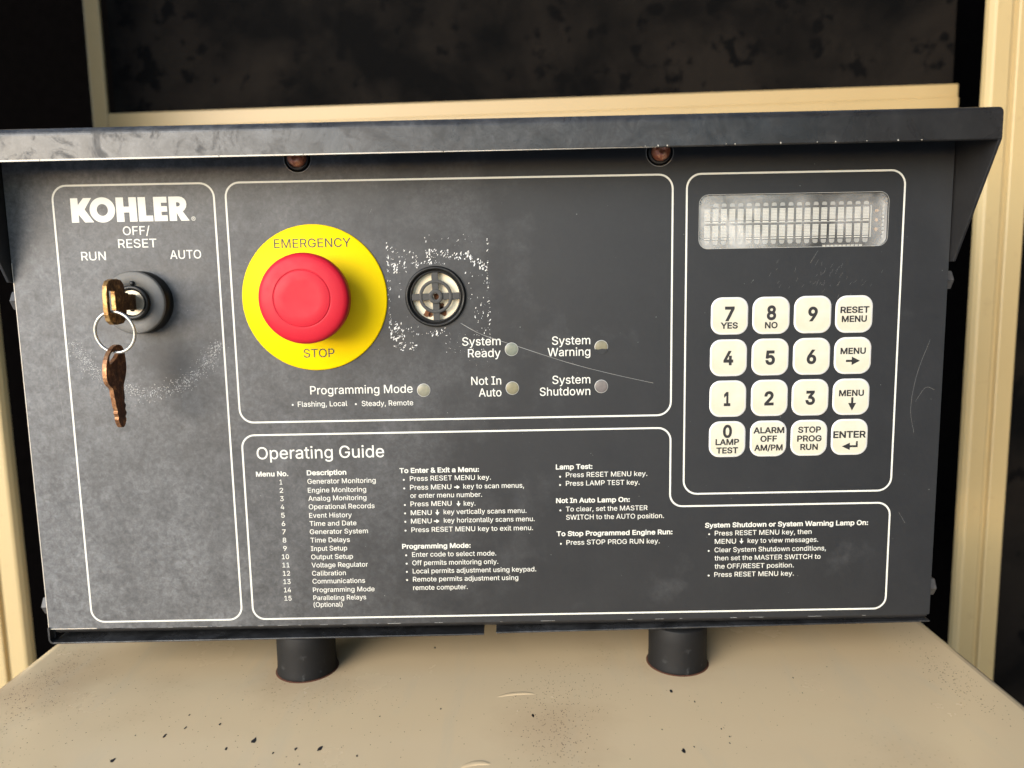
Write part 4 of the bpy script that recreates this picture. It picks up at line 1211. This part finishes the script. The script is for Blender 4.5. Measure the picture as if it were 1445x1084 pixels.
for k in range(20):
    x = 84.25 + k * pitch
    if k > 0: q.sheet([(x - 1.05 , 33.4), (x + 1.05, 33.4), (x + 1.05, 34.3), (x + .6, 34.8), (x - .6, 34.8), (x - 1.05, 34.3)], 3.1)
    q.sheet([(x + 1.1, 19.1), (x - 1.1, 19.1), (x - 1.1, 18.0), (x - .6, 17.4), (x + .6, 17.4), (x + 1.1, 18.0)], 3.1)
q.build('contact_pads', M['pad'], disp)
q = MB(); q.box(154.2, 154.6, 2.8, 3.1, 19.5, 33); q.box(82, 153.8, 3.0, 3.15, 26.35, 26.5)
for k in range(9): q.box(159.0, 159.6, 1.8, 2.6, 19.2 + k * 1.62, 20.2 + k * 1.62)
for k in range(10): q.box(134.0 + k * 1.75, 135.3 + k * 1.75, 2.8, 3.1, 15.7, 16.5)
q.build('solder_marks', M['print'], disp)
q = MB()
for z in (30.6, 26.6, 22.8): q.lathe([(0, 2.3), (.6, 2.5), (.75, 3.1)], 156.9, z, 16)
q.build('amber_beads', M['amber'], disp)
q = MB(); q.sheet(arc_rect(DX0 + .02, DZ0 + .02, DX1 - .02, DZ1 - .02, 3.75), .9)
q.build('glass_pane', M['glass'], disp)

# ---- keypad
def keypad_key(cx, cz, texts, arrow=None):
    h = 8.05
    n = 8
    def sq(hh, r): return arc_rect(cx - hh, cz - hh, cx + hh, cz + hh, r, n)
    A, B, C = sq(h, 4.7), sq(h - .12, 4.6), sq(h - .75, 4.1)
    b = MB(); m = len(A)
    b.add([(x, 0, z) for x, z in A] + [(x, -.16, z) for x, z in B] + [(x, -.22, z) for x, z in C],
          [(i, (i + 1) % m, (i + 1) % m + m, i + m) for i in range(m)] + [(i + m, (i + 1) % m + m, (i + 1) % m + 2 * m, i + 2 * m) for i in range(m)], False)
    b.sm = [True] * len(b.f)
    k = b.build('keypad_key', M['rim'], unit)
    t = MB(); rows = [C, sq(h - 2.2, 3.2), sq(h - 4.2, 2.0)]; ys = [-.22, -.23, -.235]
    t.add([(x, y, z) for R, y in zip(rows, ys) for x, z in R],
          [(i + a * m, (i + 1) % m + a * m, (i + 1) % m + (a + 1) * m, i + (a + 1) * m) for a in range(2) for i in range(m)] + [tuple(range(2 * m, 3 * m))], True)
    t.build('key_face', M['cream_key'], k)
    w = MB()
    for s, x, z, wd, em, bold in texts: text(w, s, x, z, wd, em, 1.5 if bold == 1 else bold, -.27) if s != '0' else text(w, s, x + .15, z + .35, wd * .95, em * .93, 1.5, -.27)
    if arrow == 'r': w.sheet(arrow_pts(*ARRK[0], 'r', 6.1, 3.7, .95, 3.6), -.27)
    if arrow == 'd': w.sheet(arrow_pts(*ARRK[1], 'd', 5.9, 3.5, .95, 3.4), -.27)
    if arrow == 'e':
        x, z = ARRK[2][0], ARRK[2][1]
        w.sheet([(x - 3.4, z - .5), (x + .1 , z + 1.15), (x + .1, z - .02), (x + 2.75, z - .02), (x + 2.75, z + 1.75), (x + 3.55, z + 1.75), (x + 3.55, z - .95), (x + .1, z - .95), (x + .1, z - 2.15)], -.27)
    w.build('key_lettering', M['ink'], k)
for i, j, cx, cz, texts in KEYS:
    keypad_key(cx, cz, texts, {(1, 3): 'r', (2, 3): 'd', (3, 3): 'e'}.get((i, j)))

# ------------------------------------------------------------------ keys and ring
def flat_key(name, m, m_edge, x0, x1, outline, holes, label):
    """flat key lying in a plane of depth (y) and height (z)"""
    b = MB()
    vs, fs = flat_fill([outline] + holes)
    b.add([(x0, y, z) for y, z in vs], fs)
    b.add([(x1, y, z) for y, z in vs], fs)
    for p in [outline] + holes:
        n = len(p)
        b.add([(x0, y, z) for y, z in p] + [(x1, y, z) for y, z in p], [(i, (i + 1) % n, (i + 1) % n + n, i + n) for i in range(n)])
    import bmesh
    o = b.build(name, m)
    bm = bmesh.new(); bm.from_mesh(o.data)
    bmesh.ops.remove_doubles(bm, verts=bm.verts, dist=1e-6); bmesh.ops.recalc_face_normals(bm, faces=bm.faces)
    bm.to_mesh(o.data); bm.free()
    o.data.materials.append(m_edge)          # narrow edges, worn and also painted brighter for the light they catch
    for f in o.data.polygons:
        if abs(f.normal.x) < .5: f.material_index = 1
    bv = o.modifiers.new('bevel', 'BEVEL'); bv.width = .3 * MM; bv.segments = 2; bv.limit_method = 'ANGLE'; bv.angle_limit = math.radians(50)
    return tag(o, label, 'key', 'two brass keys on one ring')
head = [(-18.2, 5.2), (-20, 6.6), (-23, 7.0), (-26.5, 6.9), (-29.2, 6.2), (-30.8, 4.2), (-31.4, 1), (-31.6, -3), (-31.4, -7), (-30.4, -9.6), (-28, -11.0), (-24.5, -11.2), (-20.5, -10.8), (-18.4, -9.4), (-17.3, -7.0),
        (-17.0, -5.6), (-9.0, -5.6), (-7.0, -5.0), (-7.0, .6), (-14.5, 1.0), (-15.0, 1.4), (-17.2, 1.6), (-17.6, 3.4)]
flat_key('ignition_key', M['brass'], M['brass_edge'], -159.6, -157.7, head, [[(-29.4, 2.2), (-29.4, -6.3), (-25.2, -6.3), (-25.2, 2.2)]], 'tarnished brass key pushed into the black key switch, its head upright')
def sub(P):
    n = len(P); out = []
    for i in range(n):
        p0, p1, p2, p3 = (Vector(P[(i + d) % n]) for d in (-1, 0, 1, 2))
        for k in range(3):
            t = k / 3
            q = .5 * (2 * p1 + (p2 - p0) * t + (2 * p0 - 5 * p1 + 4 * p2 - p3) * t * t + (3 * p1 - p0 - 3 * p2 + p3) * t ** 3)
            out.append((q.x, q.y))
    return out
HKO = [(-25.2, -19.2), (-29.6, -21.0), (-33.2, -24.7), (-34.5, -29.9), (-33.7, -34.0), (-30.9, -36.1), (-30.3, -38.5), (-29.4, -43.0), (-28.6, -45.5), (-28.9, -46.4), (-28.2, -48.0), (-28.4, -49.2), (-27.2, -51.7), (-25.8, -52.6), (-24.0, -52.2), (-22.4, -49.8), (-22.9, -48.6), (-21.8, -47.2), (-22.6, -45.6), (-21.9, -44.0), (-22.8, -42.6), (-22.2, -40.4), (-22.4, -36.1), (-20.5, -32.9), (-19.1, -28.8), (-19.5, -23.2), (-21.3, -19.9)]
HKH = [(-28.4, -21.6), (-31.0, -23.4), (-31.4, -26.4), (-29.0, -25.8), (-25.2, -23.6), (-24.4, -22.0)]
hk = flat_key('hanging_key', M['copper'], M['copper_edge'], -160.5, -158.8, sub(HKO)[::-1], [sub(HKH)], 'rusty copper coloured key hanging down from the ring, teeth at the bottom')
g = MB()
g.add([(-158.72, -26.4, -38.5), (-158.72, -25.4, -38.5), (-158.72, -24.6, -47.2), (-158.72, -25.4, -47.4)], [(0, 1, 2, 3)])
g.build('blade_groove', M['rust_stain'], hk)
r = MB(); r.torus((-157.6, -28.0, -14.0), 8.15, .62, 96, 12, math.radians(4), math.radians(-4))
o = r.build('key_ring', M['ring'])
tag(o, 'thin steel split ring joining the inserted key and the hanging key', 'key ring')
